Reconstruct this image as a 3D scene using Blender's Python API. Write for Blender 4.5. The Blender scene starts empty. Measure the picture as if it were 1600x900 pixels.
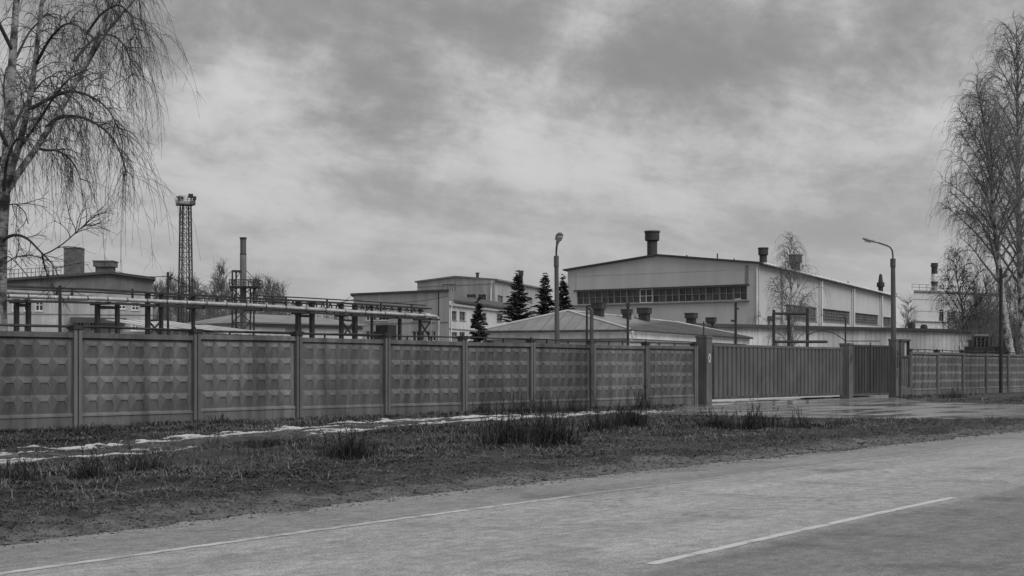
import bpy, math, random
import numpy as np
from mathutils import Vector

# ------------------------------------------------------------------ camera, sky, sun, exposure
SC = bpy.context.scene
COL = SC.collection
F, HC, HOR = 2400.0, 1.56, 576.0          # focal length in photo pixels, eye height, horizon row
cam_d = bpy.data.cameras.new('camera')
cam_d.sensor_width = 36.0
cam_d.lens = F / 1600 * 36.0
cam_d.shift_y = (HOR - 450.0) / 1600.0
cam_d.clip_start, cam_d.clip_end = 0.1, 8000.0
cam = bpy.data.objects.new('camera', cam_d)
cam.location = (0, 0, HC)
cam.rotation_euler = (math.radians(90), 0, 0)
COL.objects.link(cam)
SC.camera = cam

SUN_EL, SUN_AZ = 52.0, 136.0              # azimuth clockwise from +Y (view direction): to the right, a little behind the camera
W = bpy.data.worlds.new('World'); SC.world = W; W.use_nodes = True

SKY_K = 0.66                               # cloud deck radiance before exposure
def build_sky():
    nt = W.node_tree; nt.nodes.clear()
    N = nt.nodes.new; L = nt.links.new
    def math_(op, a, b=None, c=None):
        n = N('ShaderNodeMath'); n.operation = op
        for i, v in enumerate((a, b, c)):
            if v is None: continue
            if isinstance(v, (int, float)): n.inputs[i].default_value = v
            else: L(v, n.inputs[i])
        return n.outputs[0]
    out = N('ShaderNodeOutputWorld'); bg = N('ShaderNodeBackground')
    sky = N('ShaderNodeTexSky'); sky.sky_type = 'NISHITA'; sky.sun_disc = False
    sky.sun_elevation = math.radians(SUN_EL); sky.sun_rotation = math.radians(SUN_AZ)
    bw = N('ShaderNodeRGBToBW'); L(sky.outputs[0], bw.inputs[0])
    tc = N('ShaderNodeTexCoord'); sep = N('ShaderNodeSeparateXYZ'); L(tc.outputs['Generated'], sep.inputs[0])
    x, y, z = sep.outputs
    zq = math_('SQRT', math_('MAXIMUM', z, 0.0)); cq = N('ShaderNodeCombineXYZ'); L(x, cq.inputs[0]); L(y, cq.inputs[1]); L(zq, cq.inputs[2])
    cmb = N('ShaderNodeMapping'); cmb.inputs['Rotation'].default_value = (0, math.radians(-13), 0); L(cq.outputs[0], cmb.inputs[0])
    def noise(scale, detail, rough, dist, off, sx=1.0, sy=1.0):
        mp = N('ShaderNodeMapping'); mp.inputs['Location'].default_value = off; mp.inputs['Scale'].default_value = (sx, 1, sy)
        L(cmb.outputs[0], mp.inputs[0])
        n = N('ShaderNodeTexNoise'); n.inputs['Scale'].default_value = scale; n.inputs['Detail'].default_value = detail
        n.inputs['Roughness'].default_value = rough; n.inputs['Distortion'].default_value = dist
        L(mp.outputs[0], n.inputs[0]); return n.outputs[0]
    n1 = noise(3.4, 5, 0.55, 0.5, (0.6, 7.7, 3.3), 1.0, 2.4)
    n2 = noise(8.0, 12, 0.63, 0.25, (6.1, 0.2, 5.5), 1.0, 2.0)
    n3 = noise(22.0, 10, 0.64, 0.1, (1.3, 9.2, 8.0), 1.0, .95)
    s = math_('ADD', math_('MULTIPLY', n1, 0.55), math_('ADD', math_('MULTIPLY', n2, 0.55), math_('MULTIPLY', n3, 0.34)))
    # broad cloud masses: (photo column, row, half width in degrees, weight)
    blobs = [(720, 50, 6.0, -0.08), (1100, 95, 5.0, -0.12), (600, 175, 4.5, -0.09), (760, 275, 5.0, 0.09), (480, 330, 5.0, 0.04), (1150, 300, 4.0, 0.04), (930, 45, 2.2, 0.12), (330, 190, 4.0, 0.02), (440, 225, 3.2, 0.06),
             (1240, 205, 4.0, 0.08), (960, 190, 4.5, 0.05), (1000, 255, 5.0, 0.02), (400, 290, 4.0, -0.03), (1480, 90, 5.0, 0.01), (760, 230, 3.0, 0.05), (1420, 230, 4.0, -0.03),
             (250, 60, 4.0, 0.0), (1300, 20, 4.0, 0.02)]
    for (bx, by, deg, wgt) in blobs:
        d = Vector(((bx - 800) / F, 1.0, (HOR - by) / F)).normalized()
        # ellipse: flatter than wide
        vm = N('ShaderNodeVectorMath'); vm.operation = 'SUBTRACT'; L(tc.outputs['Generated'], vm.inputs[0]); vm.inputs[1].default_value = d
        vs = N('ShaderNodeVectorMath'); vs.operation = 'MULTIPLY'; L(vm.outputs[0], vs.inputs[0]); vs.inputs[1].default_value = (1, 1, 2.1)
        ln = N('ShaderNodeVectorMath'); ln.operation = 'LENGTH'; L(vs.outputs[0], ln.inputs[0])
        r = math_('DIVIDE', ln.outputs['Value'], math.radians(deg))
        g = math_('EXPONENT', math_('MULTIPLY', math_('MULTIPLY', r, r), -1.0))
        s = math_('ADD', s, math_('MULTIPLY', g, wgt))
    sg = math_('DIVIDE', 1.0, math_('ADD', 1.0, math_('EXPONENT', math_('MULTIPLY', math_('SUBTRACT', s, 0.712), -17.0))))
    lum = math_('MULTIPLY_ADD', sg, 0.38 * SKY_K, 0.255 * SKY_K)
    # towards the horizon the deck evens out
    hz = N('ShaderNodeMapRange'); hz.inputs['From Min'].default_value = 0.03; hz.inputs['From Max'].default_value = 0.16
    hz.inputs['To Min'].default_value = 0.22; hz.inputs['To Max'].default_value = 1.0; L(z, hz.inputs[0])
    mx = N('ShaderNodeMix'); mx.data_type = 'FLOAT'; L(hz.outputs[0], mx.inputs[0]); mx.inputs[2].default_value = 0.455 * SKY_K
    L(lum, mx.inputs[3])
    cloud = math_('MULTIPLY', mx.outputs[0], 1.0 / 0.1)
    fin = N('ShaderNodeMix'); fin.data_type = 'FLOAT'; fin.inputs[0].default_value = 0.98
    L(bw.outputs[0], fin.inputs[2]); L(cloud, fin.inputs[3])
    L(fin.outputs[0], bg.inputs[0]); bg.inputs[1].default_value = 0.1
    L(bg.outputs[0], out.inputs[0])
build_sky()

sun_d = bpy.data.lights.new('sun', 'SUN'); sun_d.energy = 1.5; sun_d.angle = math.radians(40); sun_d.color = (1, 1, 1)
sun = bpy.data.objects.new('sun', sun_d); COL.objects.link(sun)
_e, _a = math.radians(SUN_EL), math.radians(SUN_AZ)
_to = Vector((math.cos(_e) * math.sin(_a), math.cos(_e) * math.cos(_a), math.sin(_e)))
sun.rotation_euler = (-_to).to_track_quat('-Z', 'Y').to_euler()
sun.location = (40, -20, 60)

SC.view_settings.view_transform = 'Standard'; SC.view_settings.look = 'None'
SC.view_settings.exposure = 0.6; SC.view_settings.gamma = 1.0; SC.view_settings.use_curve_mapping = False
SC.render.engine = 'CYCLES'
SC.cycles.max_bounces = 5; SC.cycles.diffuse_bounces = 3; SC.cycles.glossy_bounces = 3

# ------------------------------------------------------------------ helpers
def W3(x, y, Y):                     # photo pixel at depth Y -> world point
    return Vector(((x - 800) / F * Y, Y, HC + (HOR - y) / F * Y))
def GX(x, Y): return (x - 800) / F * Y
def GND(x, y):
    Y = F * HC / (y - HOR); return ((x - 800) / F * Y, Y)

DX, DY = 0.584, 0.812                # road and fence direction; (S, V) = along, across
_n = math.hypot(DX, DY); DX, DY = DX / _n, DY / _n
def SV(s, v): return (s * DX - v * DY, s * DY + v * DX)
def toSV(x, y): return (x * DX + y * DY, -x * DY + y * DX)

_mats = {}
def mat(name, base, var=0.25, scale=3.0, rough=0.85, bump=0.0, bscale=30.0, streak=0.0, spec=0.3, metal=0.0, fine=0.0, fscale=60.0, rand=0.0, rvar=0.0):
    if name in _mats: return _mats[name]
    m = bpy.data.materials.new(name); m.use_nodes = True; _mats[name] = m
    nt = m.node_tree; N = nt.nodes.new; L = nt.links.new
    b = nt.nodes['Principled BSDF']
    b.inputs['Roughness'].default_value = rough; b.inputs['Metallic'].default_value = metal
    b.inputs['Specular IOR Level'].default_value = spec
    tc = N('ShaderNodeTexCoord'); oi = N('ShaderNodeObjectInfo')
    add = N('ShaderNodeVectorMath'); add.operation = 'ADD'
    ml = N('ShaderNodeMath'); ml.operation = 'MULTIPLY'; ml.inputs[1].default_value = 97.0
    L(oi.outputs['Random'], ml.inputs[0]); L(tc.outputs['Object'], add.inputs[0]); L(ml.outputs[0], add.inputs[1])
    V = add.outputs[0]
    def noise(sc, det, vec=V, rgh=0.6):
        n = N('ShaderNodeTexNoise'); n.inputs['Scale'].default_value = sc; n.inputs['Detail'].default_value = det
        n.inputs['Roughness'].default_value = rgh; L(vec, n.inputs[0]); return n.outputs[0]
    def mr(src, a, c, lo=0.3, hi=0.7):
        r = N('ShaderNodeMapRange'); r.inputs['From Min'].default_value = lo; r.inputs['From Max'].default_value = hi
        r.inputs['To Min'].default_value = a; r.inputs['To Max'].default_value = c; L(src, r.inputs[0]); return r.outputs[0]
    def mul(a, c):
        n = N('ShaderNodeMath'); n.operation = 'MULTIPLY'
        for i, v in enumerate((a, c)):
            if isinstance(v, (int, float)): n.inputs[i].default_value = v
            else: L(v, n.inputs[i])
        return n.outputs[0]
    val = mr(noise(scale, 6), base * (1 - var), base * (1 + var))
    if streak:
        mp = N('ShaderNodeMapping'); mp.inputs['Scale'].default_value = (1, 1, 0.08); L(V, mp.inputs[0])
        val = mul(val, mr(noise(scale * 3, 5, mp.outputs[0]), 1 - streak, 1 + streak * 0.5, 0.35, 0.65))
    if fine: val = mul(val, mr(noise(fscale, 3), 1 - fine, 1 + fine))
    if rand: val = mul(val, mr(oi.outputs['Random'], 1 - rand, 1 + rand, 0, 1))
    L(val, b.inputs['Base Color'])
    if rvar: L(mr(noise(scale * 1.7, 4), max(0.03, rough - rvar), min(1, rough + rvar)), b.inputs['Roughness'])
    if bump:
        bp = N('ShaderNodeBump'); bp.inputs['Strength'].default_value = bump; bp.inputs['Distance'].default_value = 0.02
        L(noise(bscale, 5), bp.inputs['Height']); L(bp.outputs[0], b.inputs['Normal'])
    return m

def arr_mesh(name, V, Fc, m, smooth=False):
    V = np.asarray(V, dtype=np.float32).reshape(-1, 3); Fc = np.asarray(Fc, dtype=np.int32)
    me = bpy.data.meshes.new(name); k = Fc.shape[1]; nf = len(Fc)
    me.vertices.add(len(V)); me.vertices.foreach_set('co', V.ravel())
    me.loops.add(nf * k); me.loops.foreach_set('vertex_index', Fc.ravel())
    me.polygons.add(nf); me.polygons.foreach_set('loop_start', np.arange(nf, dtype=np.int32) * k)
    me.polygons.foreach_set('loop_total', np.full(nf, k, dtype=np.int32))
    me.update(calc_edges=True)
    if smooth: me.polygons.foreach_set('use_smooth', np.ones(nf, dtype=bool))
    if m: me.materials.append(m)
    return me

def root_loc(o):
    while o.parent: o = o.parent
    return o.location

def link(name, me, parent=None, loc=(0, 0, 0), rz=0.0):
    o = bpy.data.objects.new(name, me); COL.objects.link(o)
    if parent: o.parent = parent
    o.location = loc; o.rotation_euler = (0, 0, rz)
    return o

def tag(o, label=None, cat=None, group=None, kind=None):
    if label: o['label'] = label
    if cat: o['category'] = cat
    if group: o['group'] = group
    if kind: o['kind'] = kind
    return o

def thing(name, label, cat, loc, group=None):
    o = bpy.data.objects.new(name, None); o.empty_display_size = 0.3; COL.objects.link(o); o.location = loc
    return tag(o, label, cat, group)

class MB:
    def __init__(s): s.v = []; s.f = []
    def add(s, vs, fs):
        b = len(s.v); s.v += [tuple(p) for p in vs]; s.f += [tuple(i + b for i in f) for f in fs]; return s
    def quad(s, a, b, c, d): return s.add((a, b, c, d), ((0, 1, 2, 3),))
    def poly(s, pts): return s.add(pts, (tuple(range(len(pts))),))
    def hexa(s, p):  # 4 bottom (ccw), 4 top
        return s.add(p, ((3, 2, 1, 0), (4, 5, 6, 7), (0, 1, 5, 4), (1, 2, 6, 5), (2, 3, 7, 6), (3, 0, 4, 7)))
    def box(s, x0, x1, y0, y1, z0, z1):
        return s.hexa([(x0, y0, z0), (x1, y0, z0), (x1, y1, z0), (x0, y1, z0), (x0, y0, z1), (x1, y0, z1), (x1, y1, z1), (x0, y1, z1)])
    def cbox(s, c, sx, sy, sz, rz=0.0, taper=1.0):   # c = base centre
        ca, sa = math.cos(rz), math.sin(rz); P = []
        for z, k in ((0, 1.0), (sz, taper)):
            for a, b in ((-1, -1), (1, -1), (1, 1), (-1, 1)):
                x, y = a * sx / 2 * k, b * sy / 2 * k
                P.append((c[0] + x * ca - y * sa, c[1] + x * sa + y * ca, c[2] + z))
        return s.hexa(P)
    def wbox(s, w, u0, u1, o0, o1, z0, z1):          # box in a wall's frame
        P = []
        for z in (z0, z1):
            for u, o in ((u0, o1), (u1, o1), (u1, o0), (u0, o0)):
                q = w.at(u, o); P.append((q[0], q[1], z))
        return s.hexa(P)
    def bar(s, a, b, w, h=None):                      # square bar between two points
        a, b = Vector(a), Vector(b); h = h or w; t = (b - a).normalized()
        up = Vector((0, 0, 1)) if abs(t.z) < 0.95 else Vector((1, 0, 0))
        x = t.cross(up).normalized() * w / 2; y = x.cross(t).normalized() * h / 2
        return s.hexa([a - x - y, a + x - y, a + x + y, a - x + y, b - x - y, b + x - y, b + x + y, b - x + y])
    def tube(s, pts, r, k=8, caps=True):
        pts = [Vector(p) for p in pts]; n = len(pts)
        rs = r if isinstance(r, (list, tuple)) else [r] * n
        m = (pts[-1] - pts[0]).normalized() if (pts[-1] - pts[0]).length > 1e-6 else Vector((0, 0, 1))
        ref = Vector((0.31, 0.95, 0.05)) if abs(m.y) < 0.8 else Vector((0.95, 0.1, 0.3))
        b = len(s.v)
        for i, p in enumerate(pts):
            t = (pts[min(i + 1, n - 1)] - pts[max(i - 1, 0)]).normalized()
            a = t.cross(ref).normalized(); c = t.cross(a)
            for j in range(k):
                g = 2 * math.pi * j / k; s.v.append(tuple(p + (a * math.cos(g) + c * math.sin(g)) * rs[i]))
        for i in range(n - 1):
            for j in range(k):
                j2 = (j + 1) % k; s.f.append((b + i * k + j, b + i * k + j2, b + (i + 1) * k + j2, b + (i + 1) * k + j))
        if caps:
            s.f.append(tuple(b + j for j in range(k))[::-1]); s.f.append(tuple(b + (n - 1) * k + j for j in range(k)))
        return s
    def mesh(s, name, m, org=(0, 0, 0), smooth=False):
        me = bpy.data.meshes.new(name)
        me.from_pydata([(p[0] - org[0], p[1] - org[1], p[2] - org[2]) for p in s.v], [], s.f)
        me.update()
        if m: me.materials.append(m)
        if smooth:
            me.polygons.foreach_set('use_smooth', [True] * len(me.polygons))
            me.set_sharp_from_angle(angle=math.radians(40))
        return me
    def build(s, name, m, parent=None, smooth=False, loc=None):
        if parent: return link(name, s.mesh(name, m, root_loc(parent), smooth), parent)
        org = loc if loc is not None else s.v[0]
        return link(name, s.mesh(name, m, org, smooth), None, org)

class Wall:                                           # vertical plane p0 -> p1, left to right seen from outside
    def __init__(s, p0, p1):
        s.O = Vector((p0[0], p0[1])); e = Vector((p1[0], p1[1])); s.L = (e - s.O).length; s.d = (e - s.O) / s.L
        s.n = Vector((s.d.y, -s.d.x))
    def at(s, u, o=0.0): return s.O + s.d * u + s.n * o
    def p(s, u, z, o=0.0): q = s.at(u, o); return (q.x, q.y, z)
    def u(s, px):
        k = (px - 800) / F; return (k * s.O.y - s.O.x) / (s.d.x - k * s.d.y)
    def uz(s, px, py):
        u = s.u(px); Y = s.at(u).y; return u, HC + (HOR - py) / F * Y
    def rect(s, x0, x1, yt, yb):
        u0, u1 = s.u(x0), s.u(x1); Y = s.at((u0 + u1) / 2).y
        return (u0, u1, HC + (HOR - yb) / F * Y, HC + (HOR - yt) / F * Y)

def wall_part(parent, w, z0, z1, opens, m, gable=None, name='wall', depth=0.22):
    mb = MB()
    us = sorted({0.0, w.L} | {min(max(o[i], 0), w.L) for o in opens for i in (0, 1)})
    zs = sorted({z0, z1} | {min(max(o[i], z0), z1) for o in opens for i in (2, 3)})
    for i in range(len(us) - 1):
        for j in range(len(zs) - 1):
            cu, cz = (us[i] + us[i + 1]) / 2, (zs[j] + zs[j + 1]) / 2
            if any(o[0] < cu < o[1] and o[2] < cz < o[3] for o in opens): continue
            mb.quad(w.p(us[i], zs[j]), w.p(us[i + 1], zs[j]), w.p(us[i + 1], zs[j + 1]), w.p(us[i], zs[j + 1]))
    for o in opens:
        a, b, c, d = o
        for (p, q) in (((a, c), (b, c)), ((b, c), (b, d)), ((b, d), (a, d)), ((a, d), (a, c))):
            mb.quad(w.p(*p), w.p(*q), w.p(q[0], q[1], -depth), w.p(p[0], p[1], -depth))
    if gable: mb.poly([w.p(u, z) for u, z in gable])
    return mb.build(name, m, parent)

def window(parent, w, r, nx, ny, mf, mg, fw=0.06, single=True, sill=True, depth=0.22, label=None):
    u0, u1, z0, z1 = r; mb = MB(); fd0, fd1 = -depth + 0.02, -depth + 0.10
    mb.wbox(w, u0, u1, fd0, fd1, z0, z0 + fw); mb.wbox(w, u0, u1, fd0, fd1, z1 - fw, z1)
    mb.wbox(w, u0, u0 + fw, fd0, fd1, z0 + fw, z1 - fw); mb.wbox(w, u1 - fw, u1, fd0, fd1, z0 + fw, z1 - fw)
    for i in range(1, nx):
        u = u0 + (u1 - u0) * i / nx; mb.wbox(w, u - fw / 2, u + fw / 2, fd0, fd1, z0 + fw, z1 - fw)
    for j in range(1, ny):
        z = z0 + (z1 - z0) * j / ny; mb.wbox(w, u0 + fw, u1 - fw, fd0 + 0.003, fd1 - 0.004, z - fw * 0.4, z + fw * 0.4)
    o = mb.build('window', mf, parent)
    if label: o['label'] = label
    if sill: MB().wbox(w, u0 - 0.08, u1 + 0.08, -depth + 0.1, 0.07, z0 - 0.06, z0 - 0.003).build('sill', mf, o)
    if single:
        MB().wbox(w, u0, u1, -depth - 0.02, -depth + 0.015, z0, z1).build('pane', mg, o)
    else:
        for i in range(nx):
            for j in range(ny):
                a = u0 + (u1 - u0) * i / nx; b = u0 + (u1 - u0) * (i + 1) / nx
                c = z0 + (z1 - z0) * j / ny; d = z0 + (z1 - z0) * (j + 1) / ny
                tl = random.uniform(-0.012, 0.012)
                m = MB(); m.add([w.p(a, c, -depth - tl), w.p(b, c, -depth + tl), w.p(b, d, -depth + tl * 0.4), w.p(a, d, -depth - tl * 1.3)], ((0, 1, 2, 3),))
                m.build('pane', mg, o)
    return o

def slab(mb, pts, t):                                 # polygon thickened downwards
    n = len(pts); top = [tuple(p) for p in pts]; bot = [(p[0], p[1], p[2] - t) for p in pts]
    fs = [tuple(range(n)), tuple(range(2 * n - 1, n - 1, -1))] + [(i, i + n, (i + 1) % n + n, (i + 1) % n) for i in range(n)]
    return mb.add(top + bot, fs)

# ------------------------------------------------------------------ materials
M_ASPH = None
CONC = mat('fence_concrete', 0.126, 0.24, 0.9, 0.9, 0.5, 30, streak=0.38, fine=0.16, fscale=45, rand=0.16)
CONC_P = mat('post_concrete', 0.135, 0.14, 1.5, 0.9, 0.3, 40, streak=0.18, fine=0.1, rand=0.1)
PILLAR = mat('pillar_concrete', 0.125, 0.18, 1.4, 0.9, 0.4, 30, streak=0.25, fine=0.1)
STEEL = mat('dark_steel', 0.035, 0.35, 4, 0.7, 0.2, 30, spec=0.3)
STEEL2 = mat('weathered_steel', 0.08, 0.35, 3, 0.65, 0.2, 30, streak=0.3)
PIPE = mat('foil_clad_pipe', 0.56, 0.25, 2.5, 0.34, 0.25, 12, metal=0.6, rvar=0.12)
GATE = mat('gate_paint', 0.105, 0.26, 0.7, 0.6, 0.1, 20, streak=0.08, fine=0.06, rand=0.1)
GATE_D = mat('dark_gate_paint', 0.05, 0.2, 0.9, 0.6, 0.1, 20, streak=0.3)
HALLW = mat('pale_panel_wall', 0.5, 0.08, 0.25, 0.85, 0.15, 8, streak=0.07, fine=0.04, fscale=14)
OLDW = mat('stained_old_wall', 0.4, 0.2, 0.4, 0.9, 0.15, 8, streak=0.25, fine=0.1, fscale=14)
WHITEW = mat('whitewashed_wall', 0.58, 0.14, 0.35, 0.9, 0.15, 8, streak=0.2, fine=0.05, fscale=14)
GREYW = mat('grey_render_wall', 0.42, 0.16, 0.3, 0.9, 0.15, 8, streak=0.22, fine=0.05, fscale=14)
DARKW = mat('dull_brick_wall', 0.16, 0.22, 0.5, 0.9, 0.2, 10, streak=0.2, fine=0.2, fscale=20)
TRIM = mat('white_trim', 0.68, 0.15, 1.0, 0.7, streak=0.2)
ROOF = mat('tin_roof', 0.20, 0.2, 0.5, 0.55, 0.1, 10, streak=0.1, fine=0.08, fscale=12)
ROOF_D = mat('dark_roof_edge', 0.07, 0.25, 0.6, 0.7)
ROOF_L = mat('pale_sheet_roof', 0.45, 0.2, 0.6, 0.5, 0.1, 10)
VENT = mat('vent_sheet', 0.05, 0.25, 1.5, 0.6, streak=0.3)
BRICK = mat('chimney_brick', 0.13, 0.3, 2, 0.9, 0.3, 14, fine=0.35, fscale=9)
GLASS = mat('dull_glass', 0.045, 0.6, 0.9, 0.22, spec=0.45, rand=0.5)
BLOCK = mat('glass_block', 0.10, 0.45, 1.4, 0.35, spec=0.4)
FRAME_G = mat('grey_frame', 0.22, 0.2, 1, 0.7)
BARK = None
TWIG = mat('twig_bark', 0.055, 0.3, 3, 0.9)
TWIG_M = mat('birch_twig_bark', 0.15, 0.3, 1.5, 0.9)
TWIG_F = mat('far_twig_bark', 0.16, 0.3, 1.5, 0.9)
NEEDLE = mat('spruce_needles', 0.045, 0.5, 1.2, 0.8)
GAP_PALE = mat('pale_gap_coat', 0.5, 0.2, 2.5, 0.6, 0.5, 25, fine=0.2, fscale=22)  # pale coat for the sheet added to brighten the gap under the gate
POLE = mat('concrete_pole', 0.10, 0.2, 1.5, 0.85, 0.2, 30, streak=0.2)
LAMP = mat('lamp_metal', 0.22, 0.2, 3, 0.45, spec=0.5)
WHITEP = mat('white_paint_mark', 0.6, 0.25, 12, 0.7)
WOOD = mat('old_boards', 0.10, 0.25, 2, 0.85, streak=0.35)
CABLE = mat('cable', 0.03, 0.1, 1, 0.8)
# ------------------------------------------------------------------ ground, road, drive
rng = np.random.default_rng(7)
def vnoise(x, y, seed=0):                              # smooth value noise, vectorised
    x = np.asarray(x, float); y = np.asarray(y, float)
    xi, yi = np.floor(x).astype(np.int64), np.floor(y).astype(np.int64); fx, fy = x - xi, y - yi
    def h(a, b):
        n = (a * 374761393 + b * 668265263 + seed * 1442695041) & 0x7fffffff
        n = ((n ^ (n >> 13)) * 1274126177) & 0x7fffffff
        return ((n ^ (n >> 16)) & 0xffff) / 65535.0
    ux, uy = fx * fx * (3 - 2 * fx), fy * fy * (3 - 2 * fy)
    a = h(xi, yi) * (1 - ux) + h(xi + 1, yi) * ux; b = h(xi, yi + 1) * (1 - ux) + h(xi + 1, yi + 1) * ux
    return a * (1 - uy) + b * uy
def fbm(x, y, seed=0, o=4):
    r = 0; a = 0.5; t = 0
    for i in range(o): r = r + a * vnoise(x * 2 ** i, y * 2 ** i, seed + i * 17); t += a; a *= 0.5
    return r / t

def curve_off(s):                                      # the road bends slightly to the left of the frame
    q = np.clip(22.0 - np.asarray(s, float), 0, 60); return -0.0022 * q * q
V_NEAR, V_CEN, V_EDGE, V_ASPH, V_FENCE = 1.0, 6.45, 10.38, 12.0, 32.3
TS = np.array([-60, 8, 16, 20, 23, 29, 34.5, 45, 50, 70]); TV = np.array([20.0, 21.4, 22.4, 23.4, 24.7, 26.7, 28.2, 28.9, 28.2, 28.0])
def track_v(s): return np.interp(s, TS, TV)

# drive in front of the gate, outline in world XY
DRIVE = [(5.0, 52.5), (6.9, 50.4), (9.1, 48.7), (12.8, 47.4), (15.8, 47.2), (18.6, 46.2), (22.5, 49.5), (40, 73), (60, 101), (50, 100), (31.0, 73.5), (25.5, 67.2), (22.3, 67.0), (19.2, 71.5), (20.6, 84.2),
         (26, 100), (12, 104), (-4, 88), (7.5, 65.2), (6.3, 58.0)]
def in_poly(px, py, poly):
    r = np.zeros(np.shape(px), bool); n = len(poly)
    for i in range(n):
        x0, y0 = poly[i]; x1, y1 = poly[(i + 1) % n]
        c = ((y0 > py) != (y1 > py)) & (px < (x1 - x0) * (py - y0) / (y1 - y0 + 1e-12) + x0); r ^= c
    return r
def poly_dist(px, py, poly):
    d = np.full(np.shape(px), 1e9); n = len(poly)
    for i in range(n):
        x0, y0 = poly[i]; x1, y1 = poly[(i + 1) % n]; ex, ey = x1 - x0, y1 - y0
        t = np.clip(((px - x0) * ex + (py - y0) * ey) / (ex * ex + ey * ey), 0, 1)
        d = np.minimum(d, np.hypot(px - x0 - t * ex, py - y0 - t * ey))
    return d

def ground_h(s, v):
    s = np.asarray(s, float); v = np.asarray(v, float); c = curve_off(s)
    x, y = s * DX - v * DY, s * DY + v * DX
    bump = (fbm(s * 0.9, v * 0.9, 3, 4) - 0.5) * 0.22 + (fbm(s * 2.4, v * 2.4, 9, 4) - 0.5) * 0.13
    h = 0.02 + bump
    w = np.clip((v - (V_ASPH + c) + 0.1) / 1.6, 0, 1)
    h = h * w + (1 - w) * (-0.035 + 0.35 * bump)
    t = np.abs(v - track_v(s)); near = np.exp(-(t / 1.5) ** 2)
    h = h * (1 - 0.6 * near) + near * 0.03
    rut = np.exp(-((t - 0.85) / 0.22) ** 2); h = h - 0.05 * rut
    h = np.where((v < V_ASPH + c + 0.02) & (v > V_NEAR - 0.3), -0.12, h)
    dd = poly_dist(x, y, DRIVE); ins = in_poly(x, y, DRIVE)
    sd = np.where(ins, dd, -dd)
    h = np.where(sd > 0.02, -0.12, np.where(sd > -0.9, h * np.clip(-sd / 0.9, 0, 1) - 0.02 * (1 - np.clip(-sd / 0.9, 0, 1)), h))
    fb = np.clip(1 - np.abs(v - V_FENCE) / 1.0, 0, 1); h = h * (1 - 0.8 * fb)
    far = np.clip((np.hypot(s - 35, v - 20) - 70) / 60, 0, 1); h = h * (1 - far) + far * -0.02
    h = np.where(v > V_FENCE + 1.5, -0.03 + 0 * h, h)
    return h

def axis(a, b, step, far):
    core = list(np.arange(a, b + 1e-6, step)); lo, hi = [], []
    d = step
    x = a
    while x > -far: d *= 1.45; x -= d; lo.append(x)
    d = step; x = b
    while x < far: d *= 1.45; x += d; hi.append(x)
    return np.array(lo[::-1] + core + hi)
def grid_mesh(name, sa, va, hf, m):
    S, Vv = np.meshgrid(sa, va, indexing='ij'); H = hf(S, Vv)
    X, Y = S * DX - Vv * DY, S * DY + Vv * DX
    n, k = S.shape; idx = np.arange(n * k).reshape(n, k)
    fc = np.stack([idx[:-1, :-1], idx[1:, :-1], idx[1:, 1:], idx[:-1, 1:]], -1).reshape(-1, 4)
    return arr_mesh(name, np.stack([X, Y, H], -1).reshape(-1, 3), fc, m, True), S.ravel(), Vv.ravel()

def ground_material():
    m = bpy.data.materials.new('verge_earth'); m.use_nodes = True; nt = m.node_tree; N = nt.nodes.new; L = nt.links.new
    b = nt.nodes['Principled BSDF']; tc = N('ShaderNodeTexCoord')
    def noise(sc, det, r=0.65):
        n = N('ShaderNodeTexNoise'); n.inputs['Scale'].default_value = sc; n.inputs['Detail'].default_value = det; n.inputs['Roughness'].default_value = r
        L(tc.outputs['Object'], n.inputs[0]); return n.outputs[0]
    def mr(src, lo, hi, a, c):
        r = N('ShaderNodeMapRange'); r.inputs[1].default_value = lo; r.inputs[2].default_value = hi; r.inputs[3].default_value = a; r.inputs[4].default_value = c
        L(src, r.inputs[0]); return r.outputs[0]
    def m2(op, a, c):
        n = N('ShaderNodeMath'); n.operation = op
        for i, v in enumerate((a, c)):
            if isinstance(v, (int, float)): n.inputs[i].default_value = v
            else: L(v, n.inputs[i])
        return n.outputs[0]
    at = N('ShaderNodeAttribute'); at.attribute_name = 'bare'
    turf = mr(noise(5, 8), 0.3, 0.7, 0.02, 0.055)
    earth = m2('MULTIPLY', mr(noise(1.6, 8), 0.3, 0.7, 0.06, 0.17), mr(noise(22, 4), 0.3, 0.7, 0.5, 1.4))
    f = m2('ADD', at.outputs['Fac'], m2('MULTIPLY', m2('SUBTRACT', noise(2.2, 7), 0.5), 1.5))
    fac = mr(f, 0.38, 0.62, 0, 1)
    mx = N('ShaderNodeMix'); mx.data_type = 'FLOAT'; L(fac, mx.inputs[0]); L(turf, mx.inputs[2]); L(earth, mx.inputs[3])
    L(mx.outputs[0], b.inputs['Base Color'])
    L(mr(noise(1.1, 3), 0.35, 0.65, 0.6, 0.95), b.inputs['Roughness']); b.inputs['Specular IOR Level'].default_value = 0.25
    bp = N('ShaderNodeBump'); bp.inputs['Strength'].default_value = 0.9; bp.inputs['Distance'].default_value = 0.05
    L(noise(14, 7), bp.inputs['Height']); L(bp.outputs[0], b.inputs['Normal'])
    return m
GM = ground_material()
sa, va = axis(-6, 74, 0.22, 3000), axis(11.0, 33.4, 0.14, 3000)
me, gs, gv = grid_mesh('ground', sa, va, ground_h, GM)
cc = curve_off(gs)
bare = np.clip(1.1 - (gv - V_ASPH - cc) / 2.0, 0, 1) ** 0.9
bare = np.maximum(bare, 0.46 * np.exp(-((gv - track_v(gs)) / 1.3) ** 2))
gx, gy = gs * DX - gv * DY, gs * DY + gv * DX
dd = poly_dist(gx, gy, DRIVE); bare = np.maximum(bare, np.clip(0.75 - dd / 1.2, 0, 1))
bare = np.where(gv > V_FENCE + 0.6, 0.75, bare)
bare = np.maximum(bare, 0.35 * np.clip((gs - 44) / 10, 0, 1))
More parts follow.
